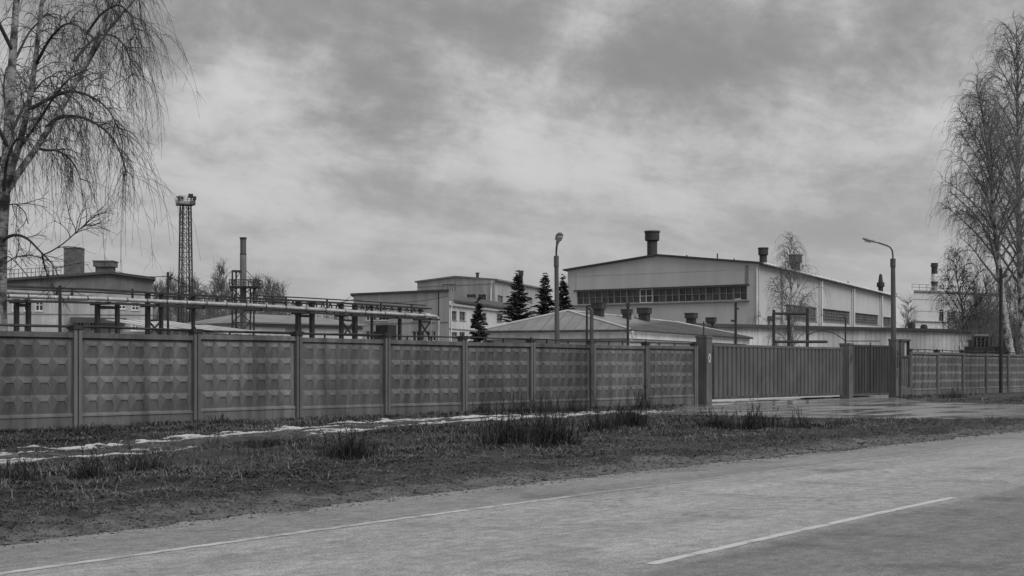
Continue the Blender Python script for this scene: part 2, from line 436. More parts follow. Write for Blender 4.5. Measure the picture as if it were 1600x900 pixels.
a = me.attributes.new('bare', 'FLOAT', 'POINT'); a.data.foreach_set('value', bare.astype(np.float32))
ground = tag(link('ground', me), 'dark grassy verge and earth between road and fence', 'ground', kind='structure')

def asphalt(name, lo, hi, wet=False, paint=None):
    m = bpy.data.materials.new(name); m.use_nodes = True; nt = m.node_tree; N = nt.nodes.new; L = nt.links.new
    b = nt.nodes['Principled BSDF']; tc = N('ShaderNodeTexCoord')
    rot = N('ShaderNodeMapping'); rot.vector_type = 'POINT'; rot.inputs['Rotation'].default_value = (0, 0, math.atan2(DX, DY)); L(tc.outputs['Object'], rot.inputs[0])
    def noise(sc, det, stretch=None, r=0.6):
        n = N('ShaderNodeTexNoise'); n.inputs['Scale'].default_value = sc; n.inputs['Detail'].default_value = det; n.inputs['Roughness'].default_value = r
        if stretch:
            mp = N('ShaderNodeMapping'); mp.inputs['Scale'].default_value = stretch; L(rot.outputs[0], mp.inputs[0]); L(mp.outputs[0], n.inputs[0])
        else: L(rot.outputs[0], n.inputs[0])
        return n.outputs[0]
    def mr(src, lo_, hi_, a, c):
        r = N('ShaderNodeMapRange'); r.inputs[1].default_value = lo_; r.inputs[2].default_value = hi_; r.inputs[3].default_value = a; r.inputs[4].default_value = c
        L(src, r.inputs[0]); return r.outputs[0]
    def mul(a, c):
        n = N('ShaderNodeMath'); n.operation = 'MULTIPLY'
        for i, v in enumerate((a, c)):
            if isinstance(v, (int, float)): n.inputs[i].default_value = v
            else: L(v, n.inputs[i])
        return n.outputs[0]
    big = mr(noise(0.35, 5), 0.3, 0.7, lo, hi)
    stre = mr(noise(1.5, 5, (1.0, 0.09, 1)), 0.3, 0.7, 0.83, 1.16)
    grit = mul(mr(noise(48, 4, None, 0.75), 0.28, 0.72, 0.4, 1.65), mr(noise(8, 6, (1, .55, 1), 0.78), 0.28, 0.72, 0.58, 1.42))
    peb = N('ShaderNodeTexVoronoi'); peb.inputs['Scale'].default_value = 38; L(rot.outputs[0], peb.inputs[0])
    pb = mr(peb.outputs['Distance'], 0.0, 0.5, 1.22, 0.84)
    v = mul(mul(big, stre), mul(grit, pb))
    if not wet and not paint:
        # sealed cracks and dark stains
        cr = N('ShaderNodeTexNoise'); cr.inputs['Scale'].default_value = 0.8; cr.inputs['Detail'].default_value = 9; L(rot.outputs[0], cr.inputs[0])
        v = mul(v, mr(cr.outputs[0], 0.30, 0.44, 0.66, 1.0))
        vo = N('ShaderNodeTexVoronoi'); vo.feature = 'DISTANCE_TO_EDGE'; vo.inputs['Scale'].default_value = 0.22
        wp = N('ShaderNodeVectorMath'); wp.operation = 'ADD'; sc_ = N('ShaderNodeVectorMath'); sc_.operation = 'SCALE'; sc_.inputs['Scale'].default_value = 1.6
        nz = N('ShaderNodeTexNoise'); nz.inputs['Scale'].default_value = 1.1; nz.inputs['Detail'].default_value = 6; L(rot.outputs[0], nz.inputs[0]); L(nz.outputs['Color'], sc_.inputs[0])
        L(rot.outputs[0], wp.inputs[0]); L(sc_.outputs[0], wp.inputs[1]); L(wp.outputs[0], vo.inputs[0])
        ck = mr(vo.outputs['Distance'], 0.002, 0.012, 0.68, 1.0); gate_ = mr(noise(0.16, 3), 0.48, 0.56, 0, 1)
        cm = N('ShaderNodeMix'); cm.data_type = 'FLOAT'; L(gate_, cm.inputs[0]); cm.inputs[2].default_value = 1.0; L(ck, cm.inputs[3]); v = mul(v, cm.outputs[0])
        at = N('ShaderNodeAttribute'); at.attribute_name = 'wear'; v = mul(v, at.outputs['Fac'])
    if paint:
        k = mr(noise(9, 7, (1, 0.35, 1), 0.7), 0.5 - paint[1], 0.62 - paint[1], 0, 1)
        mx = N('ShaderNodeMix'); mx.data_type = 'FLOAT'; L(k, mx.inputs[0]); L(v, mx.inputs[2])
        L(mr(noise(30, 3), 0.3, 0.7, paint[0] * 0.85, paint[0]), mx.inputs[3]); v = mx.outputs[0]
    L(v, b.inputs['Base Color'])
    if wet:
        w = mr(noise(0.8, 5, (1.0, 0.25, 1)), 0.42, 0.60, 0.05, 0.42); L(w, b.inputs['Roughness']); b.inputs['Specular IOR Level'].default_value = 0.5
    else:
        L(mr(noise(0.7, 4), 0.3, 0.7, 0.55, 0.8), b.inputs['Roughness']); b.inputs['Specular IOR Level'].default_value = 0.35
    bp = N('ShaderNodeBump'); bp.inputs['Strength'].default_value = 0.12 if wet else 0.55; bp.inputs['Distance'].default_value = 0.01
    L(noise(60, 4, None, 0.7), bp.inputs['Height']); L(bp.outputs[0], b.inputs['Normal'])
    return m

def strip(name, v0f, v1f, s0, s1, ds, nv, z, m, parent=None, edge_noise=0.0, wear=None):
    ss = np.arange(s0, s1 + 1e-6, ds); tt = np.linspace(0, 1, nv)
    S, T = np.meshgrid(ss, tt, indexing='ij'); a = v0f(S); b_ = v1f(S)
    if edge_noise: b_ = b_ + (fbm(S * 1.3, S * 0 + 3.3, 5, 5) - 0.5) * edge_noise + (fbm(S * 6, S * 0, 15, 3) - 0.5) * edge_noise * 0.5
    Vv = a * (1 - T) + b_ * T; X, Y = S * DX - Vv * DY, S * DY + Vv * DX
    Z = np.full_like(X, z) - 0.012 * np.abs(Vv - V_CEN) ** 1.0 * 0.3
    n, k = S.shape; idx = np.arange(n * k).reshape(n, k)
    fc = np.stack([idx[:-1, :-1], idx[1:, :-1], idx[1:, 1:], idx[:-1, 1:]], -1).reshape(-1, 4)
    me = arr_mesh(name, np.stack([X, Y, Z], -1).reshape(-1, 3), fc, m, True)
    if wear is not None:
        at = me.attributes.new('wear', 'FLOAT', 'POINT'); at.data.foreach_set('value', wear(S, Vv - curve_off(S)).ravel().astype(np.float32))
    return link(name, me, parent)
def road_wear(S, V):
    w = np.ones_like(V)
    w = np.where(V > V_EDGE + 0.06, 0.76, w)                                    # older patched asphalt outside the edge line
    w = w + 0.10 * np.exp(-((V - 9.0) / 0.5) ** 2) + 0.10 * np.exp(-((V - 7.3) / 0.45) ** 2)
    w = w * (1 - 0.40 * np.clip((V_CEN - 0.05 - V) / 0.25, 0, 1))              # the near lane has darker, newer asphalt
    return w
ROADM = asphalt('road_asphalt', 0.25, 0.33)
road = strip('road', lambda s: V_NEAR + curve_off(s), lambda s: V_ASPH + curve_off(s), -25, 300, 0.12, 46, 0.025, ROADM, None, 0.55, road_wear)
tag(road, 'pale worn asphalt road crossing the foreground', 'road', kind='structure')
LINE = asphalt('worn_edge_paint', 0.27, 0.33, paint=(0.50, 0.07))
DASH = asphalt('worn_dash_paint', 0.27, 0.33, paint=(0.52, 0.13))
LINE2 = asphalt('faded_edge_paint', 0.27, 0.33, paint=(0.46, -0.06))
for s0, s1, lm in ((-25, 15.5, LINE), (15.5, 300, LINE2)): strip('edge_line', lambda s: V_EDGE - 0.06 + curve_off(s), lambda s: V_EDGE + 0.06 + curve_off(s), s0, s1, 0.25, 3, 0.0282, lm, road, 0.02)
for s0 in (-13.4, -1.4, 10.42, 23.6, 35.6, 47.6, 59.6):
    if s0 in (-1.4, 23.6): continue
    strip('centre_dash', lambda s: V_CEN - 0.055 + curve_off(s), lambda s: V_CEN + 0.055 + curve_off(s), s0, s0 + 7.5, 0.25, 3, 0.0282, DASH, road, 0.012)

# drive: triangulated sheet
def sheet(name, poly, z, m, step=0.5):
    xs = [p[0] for p in poly]; ys = [p[1] for p in poly]
    import bmesh
    bm = bmesh.new()
    pts = []
    n = len(poly)
    for i in range(n):
        a, b_ = Vector(poly[i]), Vector(poly[(i + 1) % n]); k = max(1, int((b_ - a).length / 0.4))
        for j in range(k):
            p = a.lerp(b_, j / k); nx, ny = (b_ - a).y, -(b_ - a).x; l = math.hypot(nx, ny)
            o = (float(fbm(p.x * 1.1, p.y * 1.1, 21, 4)) - 0.5) * 0.5
            pts.append((p.x + nx / l * o, p.y + ny / l * o, z))
    f = bm.faces.new([bm.verts.new(p) for p in pts]); bm.normal_update()
    if f.normal.z < 0: f.normal_flip()
    bmesh.ops.triangulate(bm, faces=bm.faces[:])
    me = bpy.data.meshes.new(name); bm.to_mesh(me); bm.free(); me.materials.append(m)
    return link(name, me)
WET = asphalt('wet_asphalt', 0.13, 0.22, wet=True)
tag(sheet('driveway', DRIVE, 0.006, WET), 'wet asphalt entrance apron before the sliding gate', 'driveway', kind='structure')

def thin_snow():
    m = bpy.data.materials.new('thin_dirty_snow'); m.use_nodes = True; nt = m.node_tree; N = nt.nodes.new; L = nt.links.new; b = nt.nodes['Principled BSDF']
    at = N('ShaderNodeAttribute'); at.attribute_name = 'thick'; tc = N('ShaderNodeTexCoord'); n = N('ShaderNodeTexNoise'); n.inputs['Scale'].default_value = 16; n.inputs['Detail'].default_value = 7; n.inputs['Roughness'].default_value = .7; L(tc.outputs['Object'], n.inputs[0])
    ma = N('ShaderNodeMath'); ma.operation = 'MULTIPLY_ADD'; L(n.outputs[0], ma.inputs[0]); ma.inputs[1].default_value = .16; L(at.outputs['Fac'], ma.inputs[2])
    r = N('ShaderNodeMapRange'); r.inputs[1].default_value = .045; r.inputs[2].default_value = .15; r.inputs[3].default_value = .07; r.inputs[4].default_value = .46; L(ma.outputs[0], r.inputs[0]); L(r.outputs[0], b.inputs['Base Color'])
    b.inputs['Roughness'].default_value = .55; bp = N('ShaderNodeBump'); bp.inputs['Strength'].default_value = .6; bp.inputs['Distance'].default_value = .03; L(n.outputs[0], bp.inputs['Height']); L(bp.outputs[0], b.inputs['Normal']); return m
SNOWT = thin_snow()
# snow left along the track, one uncountable litter of patches
def snow():
    ss = np.arange(6, 60, 0.09); vv = np.arange(-4.0, 4.0, 0.055)
    S, D = np.meshgrid(ss, vv, indexing='ij'); Vv = track_v(S) + D
    n = fbm(S * 0.38, Vv * 2.8, 31, 4) * 0.50 + fbm(S * 1.7, Vv * 8.5, 57, 4) * 0.42 + fbm(S * 7, Vv * 14, 91, 2) * 0.18
    lane = np.exp(-((D - 0.95) / 0.75) ** 2) + np.exp(-((D + 0.95) / 0.75) ** 2) * np.clip(0.55 + (S < 21) * 0.35 + (S > 27) * 0.45, 0, 1) + 0.25 * np.exp(-(D / 2.4) ** 2)
    lane = np.where(S > 44, np.exp(-((D + 0.9) / 2.2) ** 2), lane)
    mask = n + 0.30 * (lane - 1) - 0.612 - .02 * (S < 24) + .012 * ((S > 26) & (S < 48)) + 0.03 * np.clip((S - 40) / 10, 0, 1)
    X, Y = S * DX - Vv * DY, S * DY + Vv * DX
    mask = np.where(in_poly(X, Y, DRIVE) | (Vv > V_FENCE - 0.5), -1, mask)
    Z = ground_h(S, Vv) + np.clip(mask * 0.35, -0.02, 0.028)
    keep = mask > -0.02
    n_, k = S.shape; idx = np.arange(n_ * k).reshape(n_, k)
    fc = np.stack([idx[:-1, :-1], idx[1:, :-1], idx[1:, 1:], idx[:-1, 1:]], -1).reshape(-1, 4)
    fk = keep.ravel()[fc].any(1); fc = fc[fk]
    used, inv = np.unique(fc, return_inverse=True)
    P = np.stack([X, Y, Z], -1).reshape(-1, 3)[used]
    me = arr_mesh('snow_patches', P, inv.reshape(-1, 4), SNOWT, True)
    at = me.attributes.new('thick', 'FLOAT', 'POINT'); at.data.foreach_set('value', mask.ravel()[used].astype(np.float32))
    tag(link('snow_patches', me), 'broken white strips of old snow along the muddy track', 'snow', kind='stuff')
    return
snow()
def pale_gap_sheet():  # added pale sheet: its colour stands in for wet ground mirroring the sky
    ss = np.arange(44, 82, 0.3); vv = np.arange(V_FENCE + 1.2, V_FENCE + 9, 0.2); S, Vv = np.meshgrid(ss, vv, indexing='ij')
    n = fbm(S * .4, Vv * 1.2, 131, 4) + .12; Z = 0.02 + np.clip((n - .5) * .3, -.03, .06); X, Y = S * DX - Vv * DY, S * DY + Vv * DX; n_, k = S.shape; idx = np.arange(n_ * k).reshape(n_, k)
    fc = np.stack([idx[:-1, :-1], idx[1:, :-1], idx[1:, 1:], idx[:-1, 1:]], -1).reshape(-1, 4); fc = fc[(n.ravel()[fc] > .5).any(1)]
    tag(link('pale_gap_sheet', arr_mesh('pale_gap_sheet', np.stack([X, Y, Z], -1).reshape(-1, 3), fc, GAP_PALE, True)), 'added pale sheet in the yard, brightening the gap under the gate', 'snow', kind='stuff')
pale_gap_sheet()

# ------------------------------------------------------------------ concrete fence
PW, PH = 3.80, 2.50
def panel_mesh():
    mb = MB(); w = PW; x0 = -w / 2
    t = 0.05
    # core slab: back face, recessed front field lies at y = 0 (front is -y)
    z_a, z_b, z_c, z_d = 0.0, 0.34, 0.43, 2.36
    mb.box(x0, -x0, 0.001, 0.09, z_a, PH)                # core
    mb.box(x0, -x0, -0.045, 0.001, -0.25, z_b)           # plain plinth
    P = [(x0, -0.045, z_b), (-x0, -0.045, z_b), (-x0, 0.0, z_c), (x0, 0.0, z_c)]
    mb.hexa([(x0, -0.065, z_b), (-x0, -0.065, z_b), (-x0, 0.001, z_b), (x0, 0.001, z_b), (x0, -0.05, z_b + 0.045), (-x0, -0.05, z_b + 0.045), (-x0, 0.001, z_c), (x0, 0.001, z_c)])
    mb.hexa([(x0, -0.075, z_d + 0.015), (-x0, -0.075, z_d + 0.015), (-x0, 0.001, z_d - 0.02), (x0, 0.001, z_d - 0.02), (x0, -0.075, PH + 0.005), (-x0, -0.075, PH + 0.005), (-x0, 0.1, PH + 0.005), (x0, 0.1, PH + 0.005)])
    m = 0.13; nc, nr = 7, 4; cw = (w - 2 * m) / nc; ch = (z_d - 0.03 - z_c) / nr
    for i in range(nc):
        for j in range(nr):
            a = x0 + m + i * cw; c = z_c + j * ch; b = a + cw; d = c + ch
            r0, r1 = a + cw * 0.30, a + cw * 0.70; rz = c + ch * 0.66; h = -0.075
            mb.add([(a, 0, c), (b, 0, c), (b, 0, d), (a, 0, d), (r0, h, rz), (r1, h, rz), (r1, h * 0.93, rz + ch * 0.05), (r0, h * 0.93, rz + ch * 0.05), (r0, h * .76, rz - .022), (r1, h * .76, rz - .022)],
                   ((0, 1, 9, 8), (8, 9, 5, 4), (1, 2, 6, 5), (1, 5, 9), (2, 3, 7, 6), (3, 0, 4, 7), (0, 8, 4), (4, 5, 6, 7)))
    return mb.mesh('panel', CONC)
def post_mesh():
    mb = MB()
    for sx in (-1, 1):
        a, b = sorted((sx * 0.022, sx * 0.125)); mb.box(a, b, -0.115, -0.03, -0.25, 2.60)
    mb.box(-0.125, 0.125, -0.03, 0.13, -0.25, 2.603)
    return mb.mesh('post', CONC_P)
def cap_mesh():
    mb = MB(); mb.cbox((0, 0.0, 2.565), 0.34, 0.28, 0.11); mb.cbox((0, 0, 2.675), 0.05, 0.05, 0.05); return mb.mesh('rail_bracket', STEEL)
PANEL, POST, CAP = panel_mesh(), post_mesh(), cap_mesh()
FRZ = math.atan2(DY, DX)
def fence_run(label, s_posts, seed):
    rd = random.Random(seed)
    x, y = SV(s_posts[0], V_FENCE); t = thing('concrete_fence', label, 'fence', (x, y, 0), 'concrete panel fences')
    for i, s in enumerate(s_posts):
        q = SV(s, V_FENCE); link('post', POST, t, (q[0] - x, q[1] - y, rd.uniform(-0.015, 0.02)), FRZ + rd.uniform(-0.02, 0.02))
        link('rail_bracket', CAP, t, (q[0] - x, q[1] - y, rd.uniform(-0.02, 0.02)), FRZ + rd.uniform(-0.1, 0.1))
        if i + 1 < len(s_posts):
            s2 = s_posts[i + 1]; q = SV((s + s2) / 2, V_FENCE + rd.uniform(-0.01, 0.015)); p = link('panel', PANEL, t, (q[0] - x, q[1] - y, rd.uniform(-0.02, 0.02)), FRZ)
            p.scale = ((s2 - s - 0.2) / PW, rd.uniform(0.55, 1.1), 1); p.rotation_euler = (rd.uniform(-0.008, 0.008), rd.uniform(-0.004, 0.004), FRZ + rd.uniform(-0.004, 0.004))
    mb = MB(); pts = []
    for i, s in enumerate(s_posts[:-1]):
        for k in range(4):
            ss = s + (s_posts[i + 1] - s) * k / 4; q = SV(ss, V_FENCE); pts.append((q[0], q[1], 2.645 + (0.0 if k == 0 else rd.uniform(-0.03, 0.015))))
    q = SV(s_posts[-1], V_FENCE); pts.append((q[0], q[1], 2.645)); mb.tube(pts, 0.027, 6)
    mb.build('top_rail', STEEL, t)
    for i in range(len(s_posts) - 1):                     # little rail supports
        for k in (0.3, 0.62):
            q = SV(s_posts[i] + (s_posts[i + 1] - s_posts[i]) * (k + rd.uniform(-.06, .06)), V_FENCE + 0.03); MB().cbox((q[0], q[1], 2.49), 0.04, 0.04, 0.15, FRZ).build('rail_support', STEEL, t)
    return t
def s_at_px(px, v=V_FENCE):
    k = (px - 800) / F; return v * (DY + k * DX) / (DX * 1.0 - k * DY) * 1.0 if False else (v * (DY + k * DX)) / (DX - k * DY)
S0 = s_at_px(118)
SL = [S0 + (s_at_px(1085) - S0) / 8 * i for i in range(-2, 9)]
fence_run('long concrete fence with diamond relief panels left of the sliding gate', SL, 3)
def end_infill():
    w = Wall(SV(SL[-1] + .12, V_FENCE + .1), SV(s_at_px(1094), V_FENCE + .1)); t = thing('infill_sheet', 'dark steel sheet closing the gap between left fence and ringed pillar', 'fence', (w.O.x, w.O.y, 0)); n = 4
    for k in range(n): MB().wbox(w, w.L * k / n, w.L * (k + .96) / n, -.02, .01 + .012 * (k % 2), -.05, 2.42).build('sheet_strip', GATE_D, t)
    MB().wbox(w, 0, w.L, -.05, .04, 2.42, 2.5).build('top_bar', STEEL2, t)
end_infill()
SR0, SR1 = s_at_px(1421), s_at_px(1574)
SRl = [SR0 + (SR1 - SR0) / 4 * i for i in range(0, 9)]
fence_run('distant concrete relief fence right of the gate, behind the dark wooden pole', SRl, 4)

# gate, pillars, wicket
def FW(px, v=V_FENCE): return SV(s_at_px(px, v), v)
def pillar(label, px0, px1, h, marks, sd):
    s0, s1 = s_at_px(px0), s_at_px(px1); c = SV((s0 + s1) / 2, V_FENCE - 0.05); t = thing('gate_pillar', label, 'pillar', (c[0], c[1], 0), 'concrete gate pillars')
    sx = sd[0]; sy = sd[1]
    mb = MB(); mb.cbox((c[0], c[1], -0.25), sx, sy, h + 0.25 - 0.08, FRZ); mb.cbox((c[0], c[1], h - 0.08), sx + 0.05, sy + 0.05, 0.09, FRZ); mb.build('shaft', PILLAR, t)
    w = Wall(SV((s0 + s1) / 2 - sx / 2, V_FENCE - 0.05 - sy / 2), SV((s0 + s1) / 2 + sx / 2, V_FENCE - 0.05 - sy / 2))
    for kind, z, hh in marks:
        mb = MB()
        if kind == 'ring':
            n = 18; u = sx * 0.55; P = []
            for i in range(n):
                g = 2 * math.pi * i / n; jx = 1 + 0.08 * math.sin(3 * g)
                P.append(w.p(u + 0.10 * math.cos(g) * jx, z + hh * math.sin(g), 0.004)); P.append(w.p(u + 0.055 * math.cos(g), z + hh * 0.66 * math.sin(g), 0.004))
            mb.add(P, [(2 * i, 2 * ((i + 1) % n), 2 * ((i + 1) % n) + 1, 2 * i + 1) for i in range(n)]); mb.build('painted_ring', WHITEP, t)
        else:
            u = sx * 0.5; mb.wbox(w, u - 0.1, u + 0.1, 0.001, 0.012, z, z + hh); mb.wbox(w, u - 0.05, u + 0.12, 0.001, 0.016, z + hh * 1.15, z + hh * 1.6)
            mb.wbox(w, u - 0.1, u - 0.04, 0.001, 0.012, z - hh * 0.9, z - hh * 0.2); mb.build('rust_plate', STEEL, t)
    return t
pillar('concrete gate pillar with a white painted ring, at the end of the left fence', 1092.5, 1104.5, 2.98, [('ring', 2.02, 0.2)], (0.50, 0.52))
pillar('concrete pillar between the wide ribbed gate and the dark narrow gate', 1314, 1328, 2.86, [('plate', 1.95, 0.2)], (0.5, 0.52))
pillar('concrete gate pillar at the foot of the curved street lamp', 1389, 1401, 3.18, [('plate', 1.6, 0.6)], (0.42, 0.42))

def ribbed_gate(label, px0, px1, z0, z1, nrib, m, post_px=None, vo=0.0):
    s0, s1 = s_at_px(px0), s_at_px(px1); a = SV(s0, V_FENCE + vo); b = SV(s1, V_FENCE + vo); w = Wall(a, b)
    t = thing('sliding_gate', label, 'gate', (a[0], a[1], 0)); mb = MB(); pr = []
    p = w.L / nrib
    for i in range(nrib):
        pr += [(i * p, 0.0), (i * p + 0.20 * p, 0.0), (i * p + 0.26 * p, 0.07), (i * p + 0.92 * p, 0.07), (i * p + 0.98 * p, 0.0)]
    pr.append((w.L, 0.0)); V = []
    for z in (z0 + 0.1, z1 - 0.08):
        for u, o in pr: V.append(w.p(u, z, o))
    n = len(pr); mb.add(V, [(i, i + 1, n + i + 1, n + i) for i in range(n - 1)]); mb.build('ribbed_sheet', m, t)
    mb = MB(); mb.wbox(w, 0, w.L, -0.08, 0.09, z1 - 0.09, z1 + 0.02); mb.build('top_beam', m, t)
    mb = MB(); mb.wbox(w, 0, w.L, -0.08, 0.085, z0, z0 + 0.13); mb.build('bottom_beam', STEEL2, t)
    for ua in (0.0, w.L - .09): MB().wbox(w, ua, ua + 0.09, -0.082, 0.078, z0 + 0.13, z1 - 0.09).build('end_stile', STEEL2, t)
    for k in ():
        u = w.L * (0.06 + 0.22 * k); q = w.at(u, -0.02); MB().tube([(q.x - w.n.x * .04, q.y - w.n.y * .04, z0 - 0.05), (q.x + w.n.x * .04, q.y + w.n.y * .04, z0 - 0.05)], 0.09, 12).build('roller', STEEL, t)
    return t, w
g1, gw = ribbed_gate('wide grey ribbed sheet sliding gate, longest in the wall', 1113, 1315, 0.20, 2.62, 33, GATE)
g2, gw2 = ribbed_gate('narrow dark ribbed gate leaf beside the lamp pillar', 1333.5, 1392, 0.12, 2.80, 13, GATE_D, vo=0.12)
q = gw2.at(gw2.L * 0.45, 0.1); MB().tube([(q.x, q.y, 0.3), (q.x, q.y, 2.95)], 0.03, 6).build('pull_bar', STEEL, g2)

def wicket():
    a, b = FW(1405.5), FW(1419.5); w = Wall(a, b); L = w.L
    t = thing('wicket_door', 'narrow boarded wicket door with a glazed top, between lamp pillar and right fence', 'door', (a[0], a[1], 0))
    mb = MB(); mb.wbox(w, 0, L, -0.12, 0.1, -0.2, 0.52); mb.build('concrete_step', PILLAR, t)
    mb = MB(); mb.wbox(w, 0, 0.09, -0.08, 0.08, 0.52, 3.1); mb.wbox(w, L - 0.09, L, -0.08, 0.08, 0.52, 3.1); mb.wbox(w, -0.08, L + 0.08, -0.1, 0.12, 3.1, 3.2); mb.wbox(w, 0.09, L - 0.09, -0.075, 0.075, 2.2, 2.29)
    mb.build('frame', STEEL2, t); n = 6
    for i in range(n):
        u = 0.09 + (L - 0.18) * i / n; mb = MB(); mb.wbox(w, u + 0.012, u + (L - 0.18) / n - 0.012, -0.03, 0.02 + 0.01 * (i % 2), 0.54, 2.2); mb.build('board', WOOD, t)
    p = MB().wbox(w, 0.09, L - 0.09, -0.03, 0.0, 2.29, 3.1).build('pane', GLASS, t)
    MB().wbox(w, L * 0.52, L * 0.72, 0.004, 0.02, 2.29, 3.1).build('curtain_strip', GREYW, t)
wicket()
# ------------------------------------------------------------------ buildings
def vent(parent, name, c, w, cap_w, h, cap_h, rz=0.0, m=None):
    m = m or VENT
    mb = MB(); mb.cbox((c[0], c[1], c[2] - 0.6), w, w, h - cap_h + 0.6, rz); o = mb.build(name, m, parent)
    mb = MB(); z = c[2] + h - cap_h; mb.cbox((c[0], c[1], z), cap_w * 0.93, cap_w * 0.93, cap_h * 0.85, rz); mb.cbox((c[0], c[1], z + cap_h * 0.85), cap_w, cap_w, cap_h * 0.15, rz)
    mb.build('cap', m, o); return o
def round_vent(parent, name, c, r, cap_r, h, cap_h, m=None):
    m = m or VENT
    o = MB().tube([(c[0], c[1], c[2] - 0.8), (c[0], c[1], c[2] + h - cap_h)], r, 16).build(name, m, parent, True)
    z = c[2] + h - cap_h
    MB().tube([(c[0], c[1], z - cap_h * 0.12), (c[0], c[1], z), (c[0], c[1], z + cap_h * 0.82), (c[0], c[1], z + cap_h * 0.83), (c[0], c[1], z + cap_h)], [r * 1.02, cap_r * 0.92, cap_r * 0.92, cap_r, cap_r], 16).build('cap', m, o, True)
    return o
def back_walls(parent, P, z0, z1, m, name='wall'):
    mb = MB()
    for a, b in zip(P[:-1], P[1:]): mb.quad((a[0], a[1], z0), (b[0], b[1], z0), (b[0], b[1], z1), (a[0], a[1], z1))
    return mb.build(name, m, parent)

# --- the big hall
def hall():
    YR = 150.0; A = Vector((GX(887, 163), 163)); B = Vector((GX(1186, YR), YR)); C = Vector((GX(1396, 193), 193)); D = A + (C - B)
    zL = W3(887, 423, A.y).z; zR = W3(1186, 412, B.y).z; zC = W3(1396, 463.5, C.y).z; ze = (zL + zR) / 2
    t = thing('factory_hall', 'large pale hall with low gable, ribbon window and tall roof vents', 'building', (B.x, B.y, 0))
    wf, ws = Wall(A, B), Wall(B, C)
    ux, zx = wf.uz(1027, 400)
    # front wall with ribbon window: 13 windows side by side
    n = 13; x0, x1 = 900.8, 1167; opens = []
    ua, ub = wf.u(x0), wf.u(x1); zb = (wf.rect(900, 905, 455.5, 475.5)[2] + wf.rect(1160, 1167, 446, 469)[2]) / 2; zt = (wf.rect(900, 905, 455.5, 475.5)[3] + wf.rect(1160, 1167, 446, 469)[3]) / 2
    opens = [(ua, ub, zb, zt)]
    wall_part(t, wf, 0, min(zL, zR), opens, HALLW, gable=[(0, min(zL, zR)), (wf.L, min(zL, zR)), (wf.L, zR), (ux, zx), (0, zL)])
    for i in range(n):
        a = ua + (ub - ua) * i / n + 0.02; b = ua + (ub - ua) * (i + 1) / n - 0.02
        window(t, wf, (a, b, zb, zt), 2, 2, TRIM if i == 5 else FRAME_G, GLASS, fw=0.06, single=False, sill=False)
    MB().wbox(wf, ua - 0.3, ub + 0.3, 0.003, 0.22, zb - 0.16, zb - 0.04).build('sill', FRAME_G, t)
    MB().wbox(wf, ua - 0.3, ub + 0.3, 0.003, 0.12, zt + 0.02, zt + 0.14).build('lintel', ROOF_D, t)
    for zz in (wf.uz(1000, 428)[1],):
        MB().wbox(wf, 0.0, wf.L, 0.002, 0.012, zz - 0.03, zz + 0.03).build('joint', GREYW, t)
    for px, wd in ((900, 0.05), (1167, 0.16)):
        u = wf.u(px); MB().wbox(wf, u - wd, u + wd, 0.003, 0.03 if wd < 0.1 else 0.06, zt + 0.16, min(zL, zR) - 0.1).build('vertical_joint', GREYW if wd < .1 else FRAME_G, t)
    for px in (1186,):
        u = wf.u(px - 2.5); MB().tube([wf.p(u, 0, 0.12), wf.p(u, zR - 0.3, 0.12)], 0.09, 8).build('downpipe', TRIM, t)
    # long side: eave falls a little towards the far end, as in the photo
    so = []
    for (a, b, yt, yb) in ((1228, 1276, 478, 500.5), (1285, 1328, 484.5, 503.5), (1335.5, 1372.5, 490.5, 506.5), (1378.5, 1393, 495.5, 510)):
        so.append(ws.rect(a, b, yt, yb))
    zlo = min(zR, zC) - 0.5
    wall_part(t, ws, 0, zlo, so, HALLW, gable=[(0, zlo), (ws.L, zlo), (ws.L, zC), (0, zR)])
    for r in so:
        k = max(6, int((r[1] - r[0]) / 0.55)); window(t, ws, r, k, 4, FRAME_G, BLOCK, fw=0.045)
    for px in (1281, 1331.5, 1375.5):
        u = ws.u(px); zz = zR + (zC - zR) * u / ws.L; MB().wbox(ws, u - 0.45, u + 0.45, 0.003, 0.16, 0, zz - 0.25).build('pilaster', HALLW, t)
        MB().tube([ws.p(u - .1, 0, 0.28), ws.p(u - .1, zz - 0.3, 0.28)], 0.1, 8).build('downpipe', TRIM, t)
    u = ws.u(1221); zz = zR + (zC - zR) * u / ws.L
    MB().wbox(ws, u - 0.25, u + 0.25, 0.003, 0.09, zz - 9, zz - 0.3).build('vertical_joint', FRAME_G, t)
    back_walls(t, [C, D, A], 0, zC - 1.0, HALLW)
    # roof: two slopes
    dz = zC - zR; R0 = Vector((*wf.at(ux), zx)); R1 = R0 + Vector((*(C - B), dz - 1.1)); e = 0.45
    inn = (C - B).normalized(); f = lambda P, z, o, s: (P.x + wf.d.x * s - inn.x * o, P.y + wf.d.y * s - inn.y * o, z)
    mb = MB(); slab(mb, [f(A, zL + .16, .35, -e), f(R0, zx + .2, .35, 0), (R1.x, R1.y, R1.z + .2), (D.x - wf.d.x * e, D.y - wf.d.y * e, zL + dz - 1.2)], 0.15)
    mb.build('roof', ROOF_D, t)
    mb = MB(); slab(mb, [f(R0, zx + .2, .35, 0), f(B, zR + .14, .35, e), (C.x + wf.d.x * e, C.y + wf.d.y * e, zC + .14), (R1.x, R1.y, R1.z + .2)], 0.15)
    mb.build('roof', ROOF_D, t)
    MB().tube([(B.x + wf.d.x * .55, B.y + wf.d.y * .55, zR + .02), (C.x + wf.d.x * .55, C.y + wf.d.y * .55, zC + .02)], 0.11, 8).build('gutter', TRIM, t)
